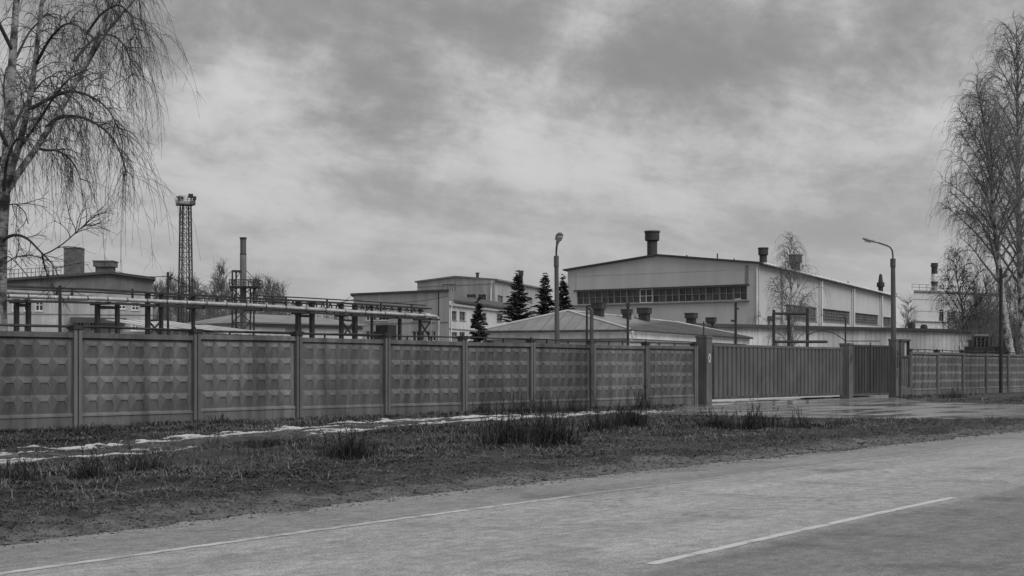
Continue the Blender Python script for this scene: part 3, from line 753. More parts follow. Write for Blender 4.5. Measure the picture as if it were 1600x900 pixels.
    # roof furniture
    def on_roof(px, depth_frac, py_base):            # depth from the front wall, across by column
        P0 = wf.at(0) ; Y = None
        lo, hi = 0.0, wf.L
        for _ in range(40):
            m_ = (lo + hi) / 2; q = wf.at(m_) + (C - B) * depth_frac
            if 800 + F * q.x / q.y < px: lo = m_
            else: hi = m_
        q = wf.at(lo) + (C - B) * depth_frac; k = lo
        z = (zL + (zx - zL) * k / ux if k < ux else zx + (zR - zx) * (k - ux) / (wf.L - ux)) + dz * depth_frac
        return (q.x, q.y, z + 0.1), q.y
    c, Y = on_roof(1019, 0.03, 400); s = Y / F; round_vent(t, 'roof_vent', c, 8.0 * s, 12.5 * s, HC + (HOR - 361) * s - c[2], 14.5 * s)
    c, Y = on_roof(1192.5, 0.10, 414); s = Y / F
    round_vent(t, 'roof_vent', c, 5.9 * s, 8.5 * s, HC + (HOR - 387) * s - c[2], 11 * s)
    c, Y = on_roof(1243, 0.30, 427); s = Y / F; round_vent(t, 'roof_vent', c, 7.2 * s, 11 * s, HC + (HOR - 398) * s - c[2], 12 * s)
    c, Y = on_roof(1376, 0.92, 458); s = Y / F
    v = MB().tube([(c[0], c[1], c[2] - .8), (c[0], c[1], HC + (HOR - 449) * s), (c[0], c[1], HC + (HOR - 448) * s), (c[0], c[1], HC + (HOR - 441.5) * s), (c[0], c[1], HC + (HOR - 441) * s), (c[0], c[1], HC + (HOR - 431) * s), (c[0], c[1], HC + (HOR - 428) * s)],
                  [3.8 * s, 3.8 * s, 6 * s, 6 * s, 3.8 * s, 2.6 * s, 1.6 * s], 14).build('roof_vent', VENT, t, True)
    for px, fr, yt in ((1073, 0.02, 398.5), (1121, 0.04, 396), (1147, 0.05, 404), (1217.5, 0.2, 416), (1274, 0.42, 428.5), (1297.5, 0.52, 435), (1325, 0.66, 440), (1346, 0.76, 447)):
        c, Y = on_roof(px, fr, 0); s = Y / F; MB().tube([(c[0], c[1], c[2] - .5), (c[0], c[1], HC + (HOR - yt) * s)], 1.1 * s, 8).build('vent_pipe', STEEL2, t)
    u, z = wf.uz(1150, 462); MB().wbox(ws, ws.u(1199), ws.u(1203), 0.02, 0.5, ws.uz(1201, 502)[1], ws.uz(1201, 494)[1]).build('wall_box', STEEL2, t)
hall()

# --- hip-roofed house behind the fence
def hip_house():
    B = Vector((GX(979, 80), 80)); C = Vector((GX(1166, 100), 100)); dr = (C - B).normalized(); dl = Vector((-dr.y, dr.x))
    k = -44.0 / F; tt = (k * B.y - B.x) / (dl.x - k * dl.y); A = B + dl * tt; D = A + (C - B)
    ze = W3(979, 515, 80).z
    t = thing('low_house', 'low pale house with hipped tin roof and squat roof vents', 'building', (B.x, B.y, 0))
    wl, wr = Wall(A, B), Wall(B, C)
    wall_part(t, wl, 0, ze - .1, [], WHITEW); wall_part(t, wr, 0, ze - .1, [], WHITEW); back_walls(t, [C, D, A], 0, ze - .1, WHITEW)
    for w in (wl, wr):
        MB().wbox(w, -0.05, w.L + 0.05, 0.004, 0.12, ze - 0.62, ze - 0.5).build('cornice', FRAME_G, t)
        mb = MB(); a, b = w.p(-0.1, ze - 0.42, 0.05), w.p(w.L + 0.1, ze - 0.42, 0.05)
        o = 0.22; mb.quad(w.p(-0.05, ze - 0.40, 0.02), w.p(w.L + .05, ze - 0.40, 0.02), w.p(w.L + o, ze - 0.06, o), w.p(-o, ze - 0.06, o)); mb.build('soffit', TRIM, t)
        MB().wbox(w, -.2, w.L + .2, .004, .16, ze - .46, ze - .1).build('frieze', TRIM, t)
    o = 0.3; al = dl; ar = dr
    cA = A + al * o - ar * o; cB = B - al * o - ar * o; cC = C - al * o + ar * o; cD = D + al * o + ar * o
    mid = (A + B) / 2; R0 = mid + ar * 1.9; R1 = mid + ar * ((C - B).length - 2.0)
    zr = W3(887, 486, R0.y).z; zr1 = zr - 0.12
    e = lambda p: (p.x, p.y, ze); r0 = (R0.x, R0.y, zr); r1 = (R1.x, R1.y, zr1)
    faces = [[e(cA), e(cB), r0], [e(cB), e(cC), r1, r0], [e(cC), e(cD), r1], [e(cD), e(cA), r0, r1]]
    for fc in faces:
        mb = MB(); slab(mb, fc, 0.07); rf = mb.build('roof', ROOF, t)
        # standing seams
        mb = MB(); a, b = Vector(fc[0]), Vector(fc[1]); n = int((b - a).length / 0.62)
        nrm = (b - a).cross(Vector(fc[2]) - a).normalized()
        top = [Vector(p) for p in fc[2:]]
        for i in range(1, n):
            p = a.lerp(b, i / n); sl = (top[0] - a) - (b - a) * ((top[0] - a).dot(b - a) / (b - a).length_squared)   # up-slope direction
            # climb until the face edge
            best = 1.0; ed = (b - a).normalized(); x = (p - a).length; Lb = (b - a).length
            pts2 = [((q - a).dot(ed), 1.0) for q in top]
            xl = min(pts2)[0]; xr = max(pts2)[0]
            if x < xl: best = x / xl
            elif x > xr: best = (Lb - x) / (Lb - xr)
            q = p + sl * best * 0.99; mb.bar(p + nrm * 0.01, q + nrm * 0.01, 0.035, 0.05)
        s_ = mb.build('seams', ROOF, rf); s_['kind'] = 'stuff'
    for a, b in ((e(cA), r0), (e(cB), r0), (e(cC), r1), (r0, r1)):
        MB().tube([(a[0], a[1], a[2] + .03), (b[0], b[1], b[2] + .03)], 0.06, 6).build('ridge_cap', ROOF_L, t)
    for w in (wl, wr):
        MB().tube([w.p(-o, ze - 0.03, o + .05), w.p(w.L + o, ze - 0.05, o + .05)], 0.06, 6).build('gutter', STEEL2, t)
    for w, u in ((wl, -0.15), (wr, -0.15)):
        MB().tube([w.p(u - .3, ze - .1, .5), w.p(u - .2, ze - .45, .45), w.p(u, ze - .75, .12), w.p(u, 0.2, .1)], 0.055, 8).build('downpipe', TRIM, t)
    for (cx, cw, bw_, yt, yc, yb) in ((935.2, 21.5, 15.5, 473, 483, 495.5), (979.5, 17, 12.5, 483, 490, 500), (1006.8, 21.5, 16, 481, 490, 502.5), (1080, 19, 14, 489, 497.5, 507), (1111, 16, 11, 496, 504, 511.5)):
        # where this column crosses the ridge side of the front slope
        w2 = Wall(B + dl * (tt * 0.42), C + dl * (tt * 0.42)); u = w2.u(cx); q = w2.at(u); s = q.y / F
        zc = HC + (HOR - yb) * s; vent(t, 'roof_vent', (q.x, q.y, zc), bw_ * s * .9, cw * s * .92, (yb - yt) * s, (yc - yt) * s, math.atan2(dr.y, dr.x))
hip_house()

# --- long ribbed annex
def annex():
    A = Vector((GX(1060, 103.0), 103.0)); B = Vector((GX(1521, 121), 121)); t = thing('ribbed_annex', 'long low ribbed-sheet annex in front of the hall', 'building', (A.x, A.y, 0))
    w = Wall(A, B); z0 = W3(1117, 508.5, w.at(w.u(1117)).y).z; z1 = W3(1521, 517.5, 121).z; zt = (z0 + z1) / 2
    mb = MB(); n = int(w.L / 0.5); pr = []
    for i in range(n):
        u = w.L * i / n; p = w.L / n; pr += [(u, 0.0), (u + .42 * p, 0.0), (u + .5 * p, -0.04), (u + .58 * p, -0.04), (u + .66 * p, 0.0)]
    pr.append((w.L, 0)); V = [w.p(u, z, o) for z in (0.0, zt) for u, o in pr]; k = len(pr)
    mb.add(V, [(i, i + 1, k + i + 1, k + i) for i in range(k - 1)]); mb.build('ribbed_wall', WHITEW, t)
    nb = Vector((-w.n.x, -w.n.y)) * 9; back_walls(t, [B, B + nb, A + nb, A], 0, zt, WHITEW)
    mb = MB(); q = [w.p(-.2, zt + .12, .3), w.p(w.L + .25, zt + .12, .3), w.p(w.L + .25, zt + .3, -9.2), w.p(-.2, zt + .3, -9.2)]; slab(mb, q, 0.22); mb.build('roof', ROOF_D, t)
    MB().wbox(w, 0, w.L, 0.005, 0.05, 1.9, 2.0).build('wall_rail', FRAME_G, t)
    for px, h in ((1444, 11), (1463, 7)):
        u = w.u(px); q = w.at(u, -1.2); s = q.y / F; mb = MB(); mb.cbox((q.x, q.y, zt + .1), 6 * s, .5, h * .8 * s, 0.4); mb.cbox((q.x, q.y, zt + .1 + h * .8 * s), 4 * s, .4, 0.1, 0.4); mb.build('roof_unit', STEEL2, t)
annex()

# --- white block with striped chimney, far right
def white_block():
    Y = 225; A = Vector((GX(1427.5, Y), Y)); B = Vector((GX(1560, Y + 10), Y + 10)); t = thing('tall_white_block', 'tall flat-roofed white block with roof railing behind bare birches', 'building', (A.x, A.y, 0))
    w = Wall(A, B); zt = W3(1427, 456, Y).z
    op = [w.rect(1467.5, 1476, 484, 502), w.rect(1480, 1492.5, 486, 501)]
    wall_part(t, w, 0, zt, op, HALLW); nb = Vector((4.2, 14)); back_walls(t, [B, B + nb, A + nb, A], 0, zt, HALLW)
    for r in op: window(t, w, r, 2, 3, FRAME_G, GLASS, fw=0.09)
    mb = MB(); slab(mb, [w.p(-.2, zt + .25, .2), w.p(w.L, zt + .25, .2), (B.x + nb.x, B.y + nb.y, zt + .25), (A.x + nb.x, A.y + nb.y, zt + .25)], 0.24); mb.build('roof', ROOF, t)
    u = w.u(1475); MB().wbox(w, u - .2, u + .2, 0.004, .1, 6, zt - .1).build('downpipe', GREYW, t)
    for zz in (w.uz(1475, 469)[1], w.uz(1475, 487)[1]): MB().wbox(w, 0, w.L, 0.003, 0.03, zz - .05, zz + .05).build('joint', GREYW, t)
    MB().wbox(w, -0.0, w.L, 0.005, 0.25, w.uz(1475, 503)[1], w.uz(1475, 502)[1]).build('ledge', GREYW, t)
    mb = MB()
    for i in range(13):
        u = w.L * i / 12; mb.bar(w.p(u, zt + .25, -.3), w.p(u, zt + 1.15, -.3), .05)
    for zz in (.7, 1.15): mb.bar(w.p(0, zt + zz, -.3), w.p(w.L, zt + zz, -.3), .05)
    mb.build('roof_railing', STEEL2, t)
    # the chimney stands behind the block
    Yc = 236; c = W3(1460, 0, Yc); ch = thing('striped_chimney', 'short striped chimney rising behind the far white block', 'chimney', (c.x, Yc, 0)); s = Yc / F
    zz = [0] + [HC + (HOR - y) * s for y in (447, 440, 428, 415.5, 411)]
    for i, (m, r) in enumerate(((HALLW, 4.6), (BRICK, 4.7), (TRIM, 4.6), (VENT, 4.7), (VENT, 5.3))):
        MB().tube([(c.x, Yc, zz[i]), (c.x, Yc, zz[i + 1])], r * s, 16).build(['shaft', 'dark_band', 'white_band', 'dark_band', 'cap'][i], m, ch, True)
    for z in (zz[2] - .2, zz[4] - .1):
        MB().tube([(c.x, Yc, z), (c.x, Yc, z + .2)], 6.0 * s, 16).build('ring', STEEL2, ch)
white_block()

# --- office blocks in the middle
def offices():
    # front block with parapet
    YA = 190; A = Vector((GX(552.5, 196), 196)); B = Vector((GX(701, 186), 186)); w = Wall(A, B); zt = (W3(552, 460, 196).z + W3(700, 455.5, 186).z) / 2
    t = thing('office_block', 'flat-roofed grey office block behind the end of the pipe rack', 'building', (A.x, A.y, 0))
    op = [w.rect(571, 587, 485, 501), w.rect(590, 607, 485, 501), w.rect(643, 661, 488, 501), w.rect(571, 587, 517, 533), w.rect(643, 662, 517, 533), w.rect(666, 680, 517, 533)]
    wall_part(t, w, 0, zt, op, GREYW)
    for r in op: window(t, w, r, 3, 2, TRIM, GLASS, fw=0.09)
    nb = Vector((-.9, 13)); back_walls(t, [B, B + nb, A + nb, A], 0, zt, GREYW)
    mb = MB(); slab(mb, [w.p(-.3, zt + .2, .3), w.p(w.L + .3, zt + .2, .3), (B.x + nb.x, B.y + nb.y, zt + .2), (A.x + nb.x, A.y + nb.y, zt + .2)], .25); mb.build('roof', ROOF_D, t)
    u = w.u(685.5); MB().wbox(w, u - .07, u + .07, .003, .06, 0, zt - .1).build('vertical_joint', ROOF_D, t)
    for y in (505,): zz = w.uz(630, y)[1]; MB().wbox(w, 0, w.L, .003, .05, zz - .06, zz + .06).build('string_course', FRAME_G, t)
    # lower wing going back to the right
    YB = 176; A2 = Vector((GX(701.8, 187.5), 187.5)); B2 = Vector((GX(800, 214), 214)); w2 = Wall(A2, B2); z2 = W3(701, 470, 187.5).z
    t2 = thing('office_wing', 'lower pale office wing with drainpipe and paired windows beside the spruces', 'building', (A2.x, A2.y, 0))
    op = [w2.rect(706, 714, 486, 500.5), w2.rect(718, 727.5, 487, 501), w2.rect(705.5, 715, 519, 531), w2.rect(718, 727, 519, 531), w2.rect(776.5, 785.5, 490.5, 503), w2.rect(754, 760, 489, 502)]
    wall_part(t2, w2, 0, z2, op, WHITEW)
    for r in op: window(t2, w2, r, 2, 2, FRAME_G, GLASS, fw=0.08)
    nb = Vector((1.0, 9)); back_walls(t2, [B2, B2 + nb, A2 + nb, A2], 0, z2, WHITEW)
    MB().wbox(w2, 0, w2.L, .003, .3, z2 - .55, z2 - .3).build('cornice', TRIM, t2)
    mb = MB(); slab(mb, [w2.p(-.2, z2 + .12, .6), w2.p(w2.L, z2 + .12, .6), (B2.x + nb.x, B2.y + nb.y, z2 + 1.0), (A2.x + nb.x, A2.y + nb.y, z2 + 1.0)], .18); mb.build('roof', ROOF_D, t2)
    zz = w2.uz(720, 515)[1]; MB().wbox(w2, 0, w2.L, .003, .06, zz - .07, zz + .07).build('string_course', FRAME_G, t2)
    MB().tube([w2.p(0.5, z2 - .2, .5), w2.p(.35, z2 - .8, .15), w2.p(.35, 0, .15)], .08, 8).build('downpipe', TRIM, t2)
    q = w2.at(w2.u(709.5), -1.5); s = q.y / F; vent(t2, 'roof_vent', (q.x, q.y, z2 + .3), 7 * s, 11 * s, 12 * s, 5 * s)
    # tall workshop behind
    A3 = Vector((GX(652, 238), 238)); B3 = Vector((GX(773, 228), 228)); C3 = Vector((GX(850, 278), 278)); wf, ws = Wall(A3, B3), Wall(B3, C3)
    zl, zr = W3(652, 441, 238).z, W3(773, 438, 228).z; zc = W3(850, 452, 278).z; ux, zx = wf.uz(711, 433)
    t3 = thing('gabled_workshop', 'distant grey gabled workshop behind the office blocks and spruces', 'building', (B3.x, B3.y, 0)); zm = min(zl, zr)
    op = [wf.rect(729, 743.5, 460, 470), wf.rect(747, 759, 460, 470)]; so = [ws.rect(777.5, 786, 462, 472.5), ws.rect(800, 812, 463, 472), ws.rect(822, 832, 464.5, 472)]
    wall_part(t3, wf, 0, zm, op, GREYW, gable=[(0, zm), (wf.L, zm), (wf.L, zr), (ux, zx), (0, zl)])
    zs = min(zr, zc) - .4; wall_part(t3, ws, 0, zs, so, GREYW, gable=[(0, zs), (ws.L, zs), (ws.L, zc), (0, zr)])
    for r in op: window(t3, wf, r, 3, 2, FRAME_G, GLASS, fw=.08)
    for r in so: window(t3, ws, r, 2, 2, FRAME_G, GLASS, fw=.08)
    D3 = A3 + (C3 - B3); back_walls(t3, [C3, D3, A3], 0, zl - .2, GREYW)
    R0 = wf.at(ux); R1 = R0 + (C3 - B3); dz = zc - zr
    for q in ([(A3.x - .4, A3.y, zl + .2), (R0.x, R0.y - .3, zx + .2), (R1.x, R1.y, zx + dz + .2), (D3.x - .4, D3.y, zl + dz + .2)],
              [(R0.x, R0.y - .3, zx + .2), (B3.x + .4, B3.y - .3, zr + .2), (C3.x + .4, C3.y, zc + .2), (R1.x, R1.y, zx + dz + .2)]):
        mb = MB(); slab(mb, q, .25); mb.build('roof', ROOF, t3)
    zz = wf.uz(711, 446)[1]; MB().wbox(wf, 0, wf.L, .003, .03, zz - .05, zz + .05).build('joint', FRAME_G, t3)
    MB().tube([wf.p(wf.L - .3, zr - .2, .3), wf.p(wf.L - .6, zr - 1.2, .15), wf.p(wf.L - .6, 0, .15)], .1, 8).build('downpipe', TRIM, t3)
    for px, o, hw, yt, yc, yb in ((719, -4, 3, 426, 428, 435), (774, -6, 4.2, 423, 430, 441)):
        q = wf.at(wf.u(px), o); k = 238 / q.y; s = q.y / F; zb = HC + (HOR - yb) * s; vent(t3, 'roof_vent', (q.x * 1.0, q.y, zb), hw * 1.5 * s, hw * 2 * s, (yb - yt) * s, (yc - yt) * s)
    q = ws.at(ws.u(791.5), -1.5); s = q.y / F; vent(t3, 'roof_vent', (q.x, q.y, HC + (HOR - 444) * s), 2 * s, 3 * s, 8 * s, 3 * s)
    for px, rr in ((664, 8),):
        mb = MB(); q0, q1 = w.at(w.u(666), -3), w.at(w.u(686), -3)
        for i in range(6):
            p = q0.lerp(q1, i / 5); mb.bar((p.x, p.y, zt + .2), (p.x, p.y, zt + 1.0), .06)
        mb.bar((q0.x, q0.y, zt + 1.0), (q1.x, q1.y, zt + 1.0), .08); mb.build('roof_rail', STEEL, t)
offices()

# --- left block
def left_block():
    A = Vector((GX(-60, 153), 153)); B = Vector((GX(238.5, 158), 158)); w = Wall(A, B); zl, zr = W3(-60, 443, 153).z, W3(238, 436, 158).z; ux, zx = w.uz(172, 427)
    t = thing('old_block', 'old grey gabled block with brick stacks behind the left birch', 'building', (B.x, B.y, 0))
    zband = min(w.uz(100, 452)[1], w.uz(200, 455)[1]); zm = zband
    op = [w.rect(19, 32, 467, 486), w.rect(37, 50, 467, 486), w.rect(55, 68, 467, 486), w.rect(153, 166, 472, 481), w.rect(184, 197, 472, 483), w.rect(205.5, 217.5, 473, 485), w.rect(205.5, 217.5, 502, 517), w.rect(120, 132, 503, 517), w.rect(140, 150, 503, 517), w.rect(-40, -27, 467, 486)]
    wall_part(t, w, 0, zm, op, OLDW)
    MB().poly([w.p(0, zm), w.p(w.L, zm), w.p(w.L, zr), w.p(ux, zx), w.p(0, zl)]).build('gable', DARKW, t)
    for r in op: window(t, w, r, 2, 2, TRIM, GLASS, fw=.1)
    D = B + Vector((-w.n.x, -w.n.y)) * 26; back_walls(t, [B, D, D + (A - B), A], 0, zr - .2, DARKW)
    N = Vector((-w.n.x, -w.n.y)) * 26
    for q in ([(A.x, A.y - .4, zl + .2), (w.at(ux).x, w.at(ux).y - .4, zx + .2), (w.at(ux).x + N.x, w.at(ux).y + N.y, zx + .2), (A.x + N.x, A.y + N.y, zl + .2)],
              [(w.at(ux).x, w.at(ux).y - .4, zx + .2), (B.x + .4, B.y - .4, zr + .15), (B.x + N.x + .4, B.y + N.y, zr + .15), (w.at(ux).x + N.x, w.at(ux).y + N.y, zx + .2)]):
        mb = MB(); slab(mb, q, .25); mb.build('roof', ROOF_D, t)
    MB().wbox(w, 0, w.L, .003, .07, zm - .12, zm + .06).build('string_course', ROOF, t)
    zz = w.uz(110, 491)[1]; MB().wbox(w, 0, w.L, .003, .05, zz - .05, zz + .05).build('string_course', FRAME_G, t)
    # stacks
    q = w.at(w.u(115.5), -4); s = q.y / F; mb = MB(); mb.cbox((q.x, q.y, HC + (HOR - 436) * s), 26 * s, 1.5, 47 * s); mb.build('brick_stack', BRICK, t)
    MB().cbox((q.x, q.y, HC + (HOR - 389) * s), 27 * s, 1.6, .12).build('stack_cap', BRICK, t)
    q = w.at(w.u(165.5), -3); s = q.y / F; vent(t, 'roof_vent', (q.x, q.y, HC + (HOR - 428) * s), 25 * s, 33 * s, 20 * s, 9.5 * s, m=BRICK)
    mb = MB(); slab(mb, [w.p(w.u(110), w.uz(110, 497)[1], 2.2), w.p(w.u(197), w.uz(197, 499)[1], 2.2), w.p(w.u(197), w.uz(197, 497)[1], .01), w.p(w.u(110), w.uz(110, 495)[1], .01)], .5); mb.build('entrance_canopy', ROOF_D, t)
    mb = MB()
    for i in range(14):
        u = w.u(8) + (w.u(95) - w.u(8)) * i / 13; z = zl + (zx - zl) * u / ux + .2; mb.bar(w.p(u, z, -1), w.p(u, z + .9, -1), .05)
    u0, u1 = w.u(8), w.u(95)
    for k in (.5, .9): mb.bar(w.p(u0, zl + (zx - zl) * u0 / ux + .2 + k, -1), w.p(u1, zl + (zx - zl) * u1 / ux + .2 + k, -1), .05)
    mb.build('roof_railing', STEEL2, t)
left_block()

def small_sheds():
    # long low store with hipped dark roof
    A = Vector((GX(394, 118), 118)); B = Vector((GX(566, 126), 126)); w = Wall(A, B); ze = W3(470, 506, 121).z
    t = thing('low_store', 'low white store with a dull pitched roof behind the pipe rack', 'building', (A.x, A.y, 0))
    op = [w.rect(446, 472, 509, 535)]
    wall_part(t, w, 0, ze, op, WHITEW); nb = Vector((-w.n.x, -w.n.y)) * 9; back_walls(t, [B, B + nb, A + nb, A], 0, ze, WHITEW)
    MB().wbox(w, *op[0][:2], -.3, -.2, 0, op[0][3]).build('sliding_door', GREYW, t)
    zr = W3(420, 489, 122).z; r0 = w.p(2.2, zr, -4.5); r1 = w.p(w.L - 1, zr - .1, -4.5)
    for q in ([w.p(-.4, ze + .05, .5), w.p(w.L + .4, ze + .05, .5), r1, r0], [w.p(-.4, ze + .05, -9.4), w.p(-.4, ze + .05, .5), r0], [w.p(w.L + .4, ze + .05, .5), w.p(w.L + .4, ze + .05, -9.4), r1], [w.p(w.L + .4, ze + .05, -9.4), w.p(-.4, ze + .05, -9.4), r0, r1]):
        mb = MB(); slab(mb, q, .1); mb.build('roof', ROOF, t)
    MB().wbox(w, 0, w.L, .003, .1, ze - .3, ze - .15).build('cornice', FRAME_G, t)
    # pale lean-to roof sheds
    for i, (x0, x1, yb, yt, Y, lab) in enumerate(((262, 362, 516, 500, 96, 'low shed with pale sloping sheet roof beside the floodlight mast'), (352, 442, 521, 507, 88, 'small pale-roofed shed at the foot of the steel stack'))):
        A = Vector((GX(x0, Y), Y)); B = Vector((GX(x1, Y + 4), Y + 4)); w = Wall(A, B); z0, z1 = W3(x0, yb, Y).z, W3(x0, yt, Y + 5).z
        t = thing('lean_to_shed', lab, 'shed', (A.x, A.y, 0)); wall_part(t, w, 0, z0 - .05, [], GREYW); nb = Vector((-w.n.x, -w.n.y)) * 6; back_walls(t, [B, B + nb, A + nb, A], 0, z0 - .05, GREYW)
        mb = MB(); n = 9
        for k in range(n):
            u0, u1 = -.3 + (w.L + .6) * k / n, -.3 + (w.L + .6) * (k + .93) / n; dzr = .03 * (k % 2); mb2 = MB()
            slab(mb2, [w.p(u0, z0 + dzr, .4), w.p(u1, z0 + dzr, .4), w.p(u1 - (1.5 if k == n - 1 else 0), z1 + dzr, -6), w.p(u0, z1 + dzr, -6)], .05); mb2.build('roof_sheet', ROOF_L, t)
small_sheds()

# --- floodlight mast
def mast():
    Y = 128; c = W3(290, 0, Y); s = Y / F; t = thing('floodlight_mast', 'tall lattice floodlight mast with railed platform on top', 'mast', (c.x, Y, 0))
    zt = HC + (HOR - 321) * s; hb, ht = .64, .40; rz = 0.5
    def corner(i, z):
        k = hb + (ht - hb) * z / zt; g = rz + math.pi / 4 + i * math.pi / 2; return Vector((c.x + k * 1.25 * math.cos(g), Y + k * 1.25 * math.sin(g), z))
    for i in range(4): MB().bar(corner(i, 0), corner(i, zt), .10).build('leg', STEEL, t)
    mb = MB(); z = 0.0
    lv = [0.0]
    while lv[-1] < zt - .3: lv.append(min(zt, lv[-1] + (1.5 - .05 * len(lv))))
    for a, b in zip(lv[:-1], lv[1:]):
        for i in range(4):
            j = (i + 1) % 4; mb.bar(corner(i, a), corner(j, b), .032); mb.bar(corner(j, a), corner(i, b), .032); mb.bar(corner(i, b), corner(j, b), .032)
    mb.build('bracing', STEEL, t)
    mb = MB(); 
    for k in (-.12, .12): mb.bar((c.x + k, Y - .25, 0), (c.x + k, Y - .1, zt), .05)
    n = int(zt / .4)
    for i in range(n): mb.bar((c.x - .12, Y - .2, i * .4), (c.x + .12, Y - .2, i * .4), .03)
    mb.build('ladder', STEEL, t)
    mb = MB(); mb.cbox((c.x, Y, zt), 1.3, 1.3, .1, rz); mb.build('platform', STEEL2, t)
    mb = MB(); R = []
    for i in range(4):
        g = rz + math.pi / 4 + i * math.pi / 2; R.append(Vector((c.x + .9 * math.cos(g), Y + .9 * math.sin(g), zt + .1)))
    for i in range(4):
        a, b = R[i], R[(i + 1) % 4]
        for k in range(4): p = a.lerp(b, k / 4); mb.bar(p, p + Vector((0, 0, .62)), .04)
        for k in (.32, .62): mb.bar(a + Vector((0, 0, k)), b + Vector((0, 0, k)), .045)
        mb.bar(a + Vector((0, 0, .1)), b + Vector((0, 0, .1)), .03, .2)
    mb.build('railing', mat('pale_railing', .3, .2, 2, .6), t)
    for px, yt, yb, wd in ((282, 307, 313, 8), (298, 303, 309, 7), (304, 307, 312, 5)):
        p = W3(px, yb, Y - .5); mb = MB(); mb.cbox((p.x, p.y, p.z), wd * s, .3, (yb - yt) * s, .3); mb.bar((p.x, p.y, zt + .1), (p.x, p.y, p.z), .05); mb.build('floodlight', STEEL, t)
mast()

# --- steel stack with service platform
def stack():
    Y = 104; c = W3(380, 0, Y); s = Y / F; t = thing('steel_stack', 'slim steel stack with a railed service platform', 'chimney', (c.x, Y, 0))
    Z = lambda y: HC + (HOR - y) * s; r = 4.8 * s
    MB().tube([(c.x, Y, 0), (c.x, Y, Z(397))], r * 1.05, 16).build('shaft', mat('stack_paint', .17, .2, 1, .6, streak=.35), t, True)
    MB().tube([(c.x, Y, Z(397)), (c.x, Y, Z(373))], r * .97, 16).build('upper_shaft', mat('sooty_stack', .09, .25, 1, .7, streak=.3), t, True)
    MB().tube([(c.x, Y, Z(373.5)), (c.x, Y, Z(371))], r * 1.15, 16).build('rim', STEEL, t); MB().tube([(c.x, Y, Z(398)), (c.x, Y, Z(396.6))], r * 1.12, 16).build('flange', STEEL, t)
    x0, x1 = GX(362, Y), GX(407, Y); y0, y1 = Y - .9, Y + .9
    MB().box(x0, x1, y0, y1, Z(450), Z(447.5)).build('platform', STEEL, t)
    mb = MB()
    for k in range(7):
        x = x0 + (x1 - x0) * k / 6
        for y in (y0, y1): mb.bar((x, y, Z(448)), (x, y, Z(438)), .045)
    for y in (y0, y1):
        for q in (438, 443): mb.bar((x0, y, Z(q)), (x1, y, Z(q)), .045)
    for x in (x0, x1):
        for q in (438, 443): mb.bar((x, y0, Z(q)), (x, y1, Z(q)), .045)
    mb.build('railing', STEEL, t)
    mb = MB(); xa, xb = GX(366, Y), GX(394, Y)
    for x in (xa, xb):
        for y in (Y - .7, Y + .7): mb.bar((x, y, 0), (x, y, Z(424) if x == xa else Z(448)), .1)
    mb.bar((xa, Y - .7, Z(424)), (c.x, Y - .7, Z(424)), .08); mb.bar((xa, Y + .7, Z(424)), (c.x, Y + .7, Z(424)), .08); mb.bar((xa, Y - .7, Z(424)), (xa, Y + .7, Z(424)), .08)
    for a, b in ((452, 478), (478, 504), (504, 530)):
        mb.bar((xa, Y - .7, Z(a)), (xb, Y - .7, Z(b)), .06); mb.bar((xb, Y - .7, Z(a)), (xa, Y - .7, Z(b)), .06); mb.bar((xa, Y - .7, Z(b)), (xb, Y - .7, Z(b)), .06)
    mb.bar((x1 - .1, Y - .7, Z(449)), (xb, Y - .7, Z(462)), .08); mb.bar((x0, Y - .7, Z(450)), (xa, Y - .7, Z(458)), .08)
    mb.build('support_frame', STEEL, t)
    mb = MB()
    for g in (2.4, .4, 4.2):
        mb.tube([(c.x, Y, Z(418)), (c.x + 1.0 * math.cos(g), Y + .8 * math.sin(g), Z(440))], .02, 5)
    mb.build('stay', STEEL, t)
stack()

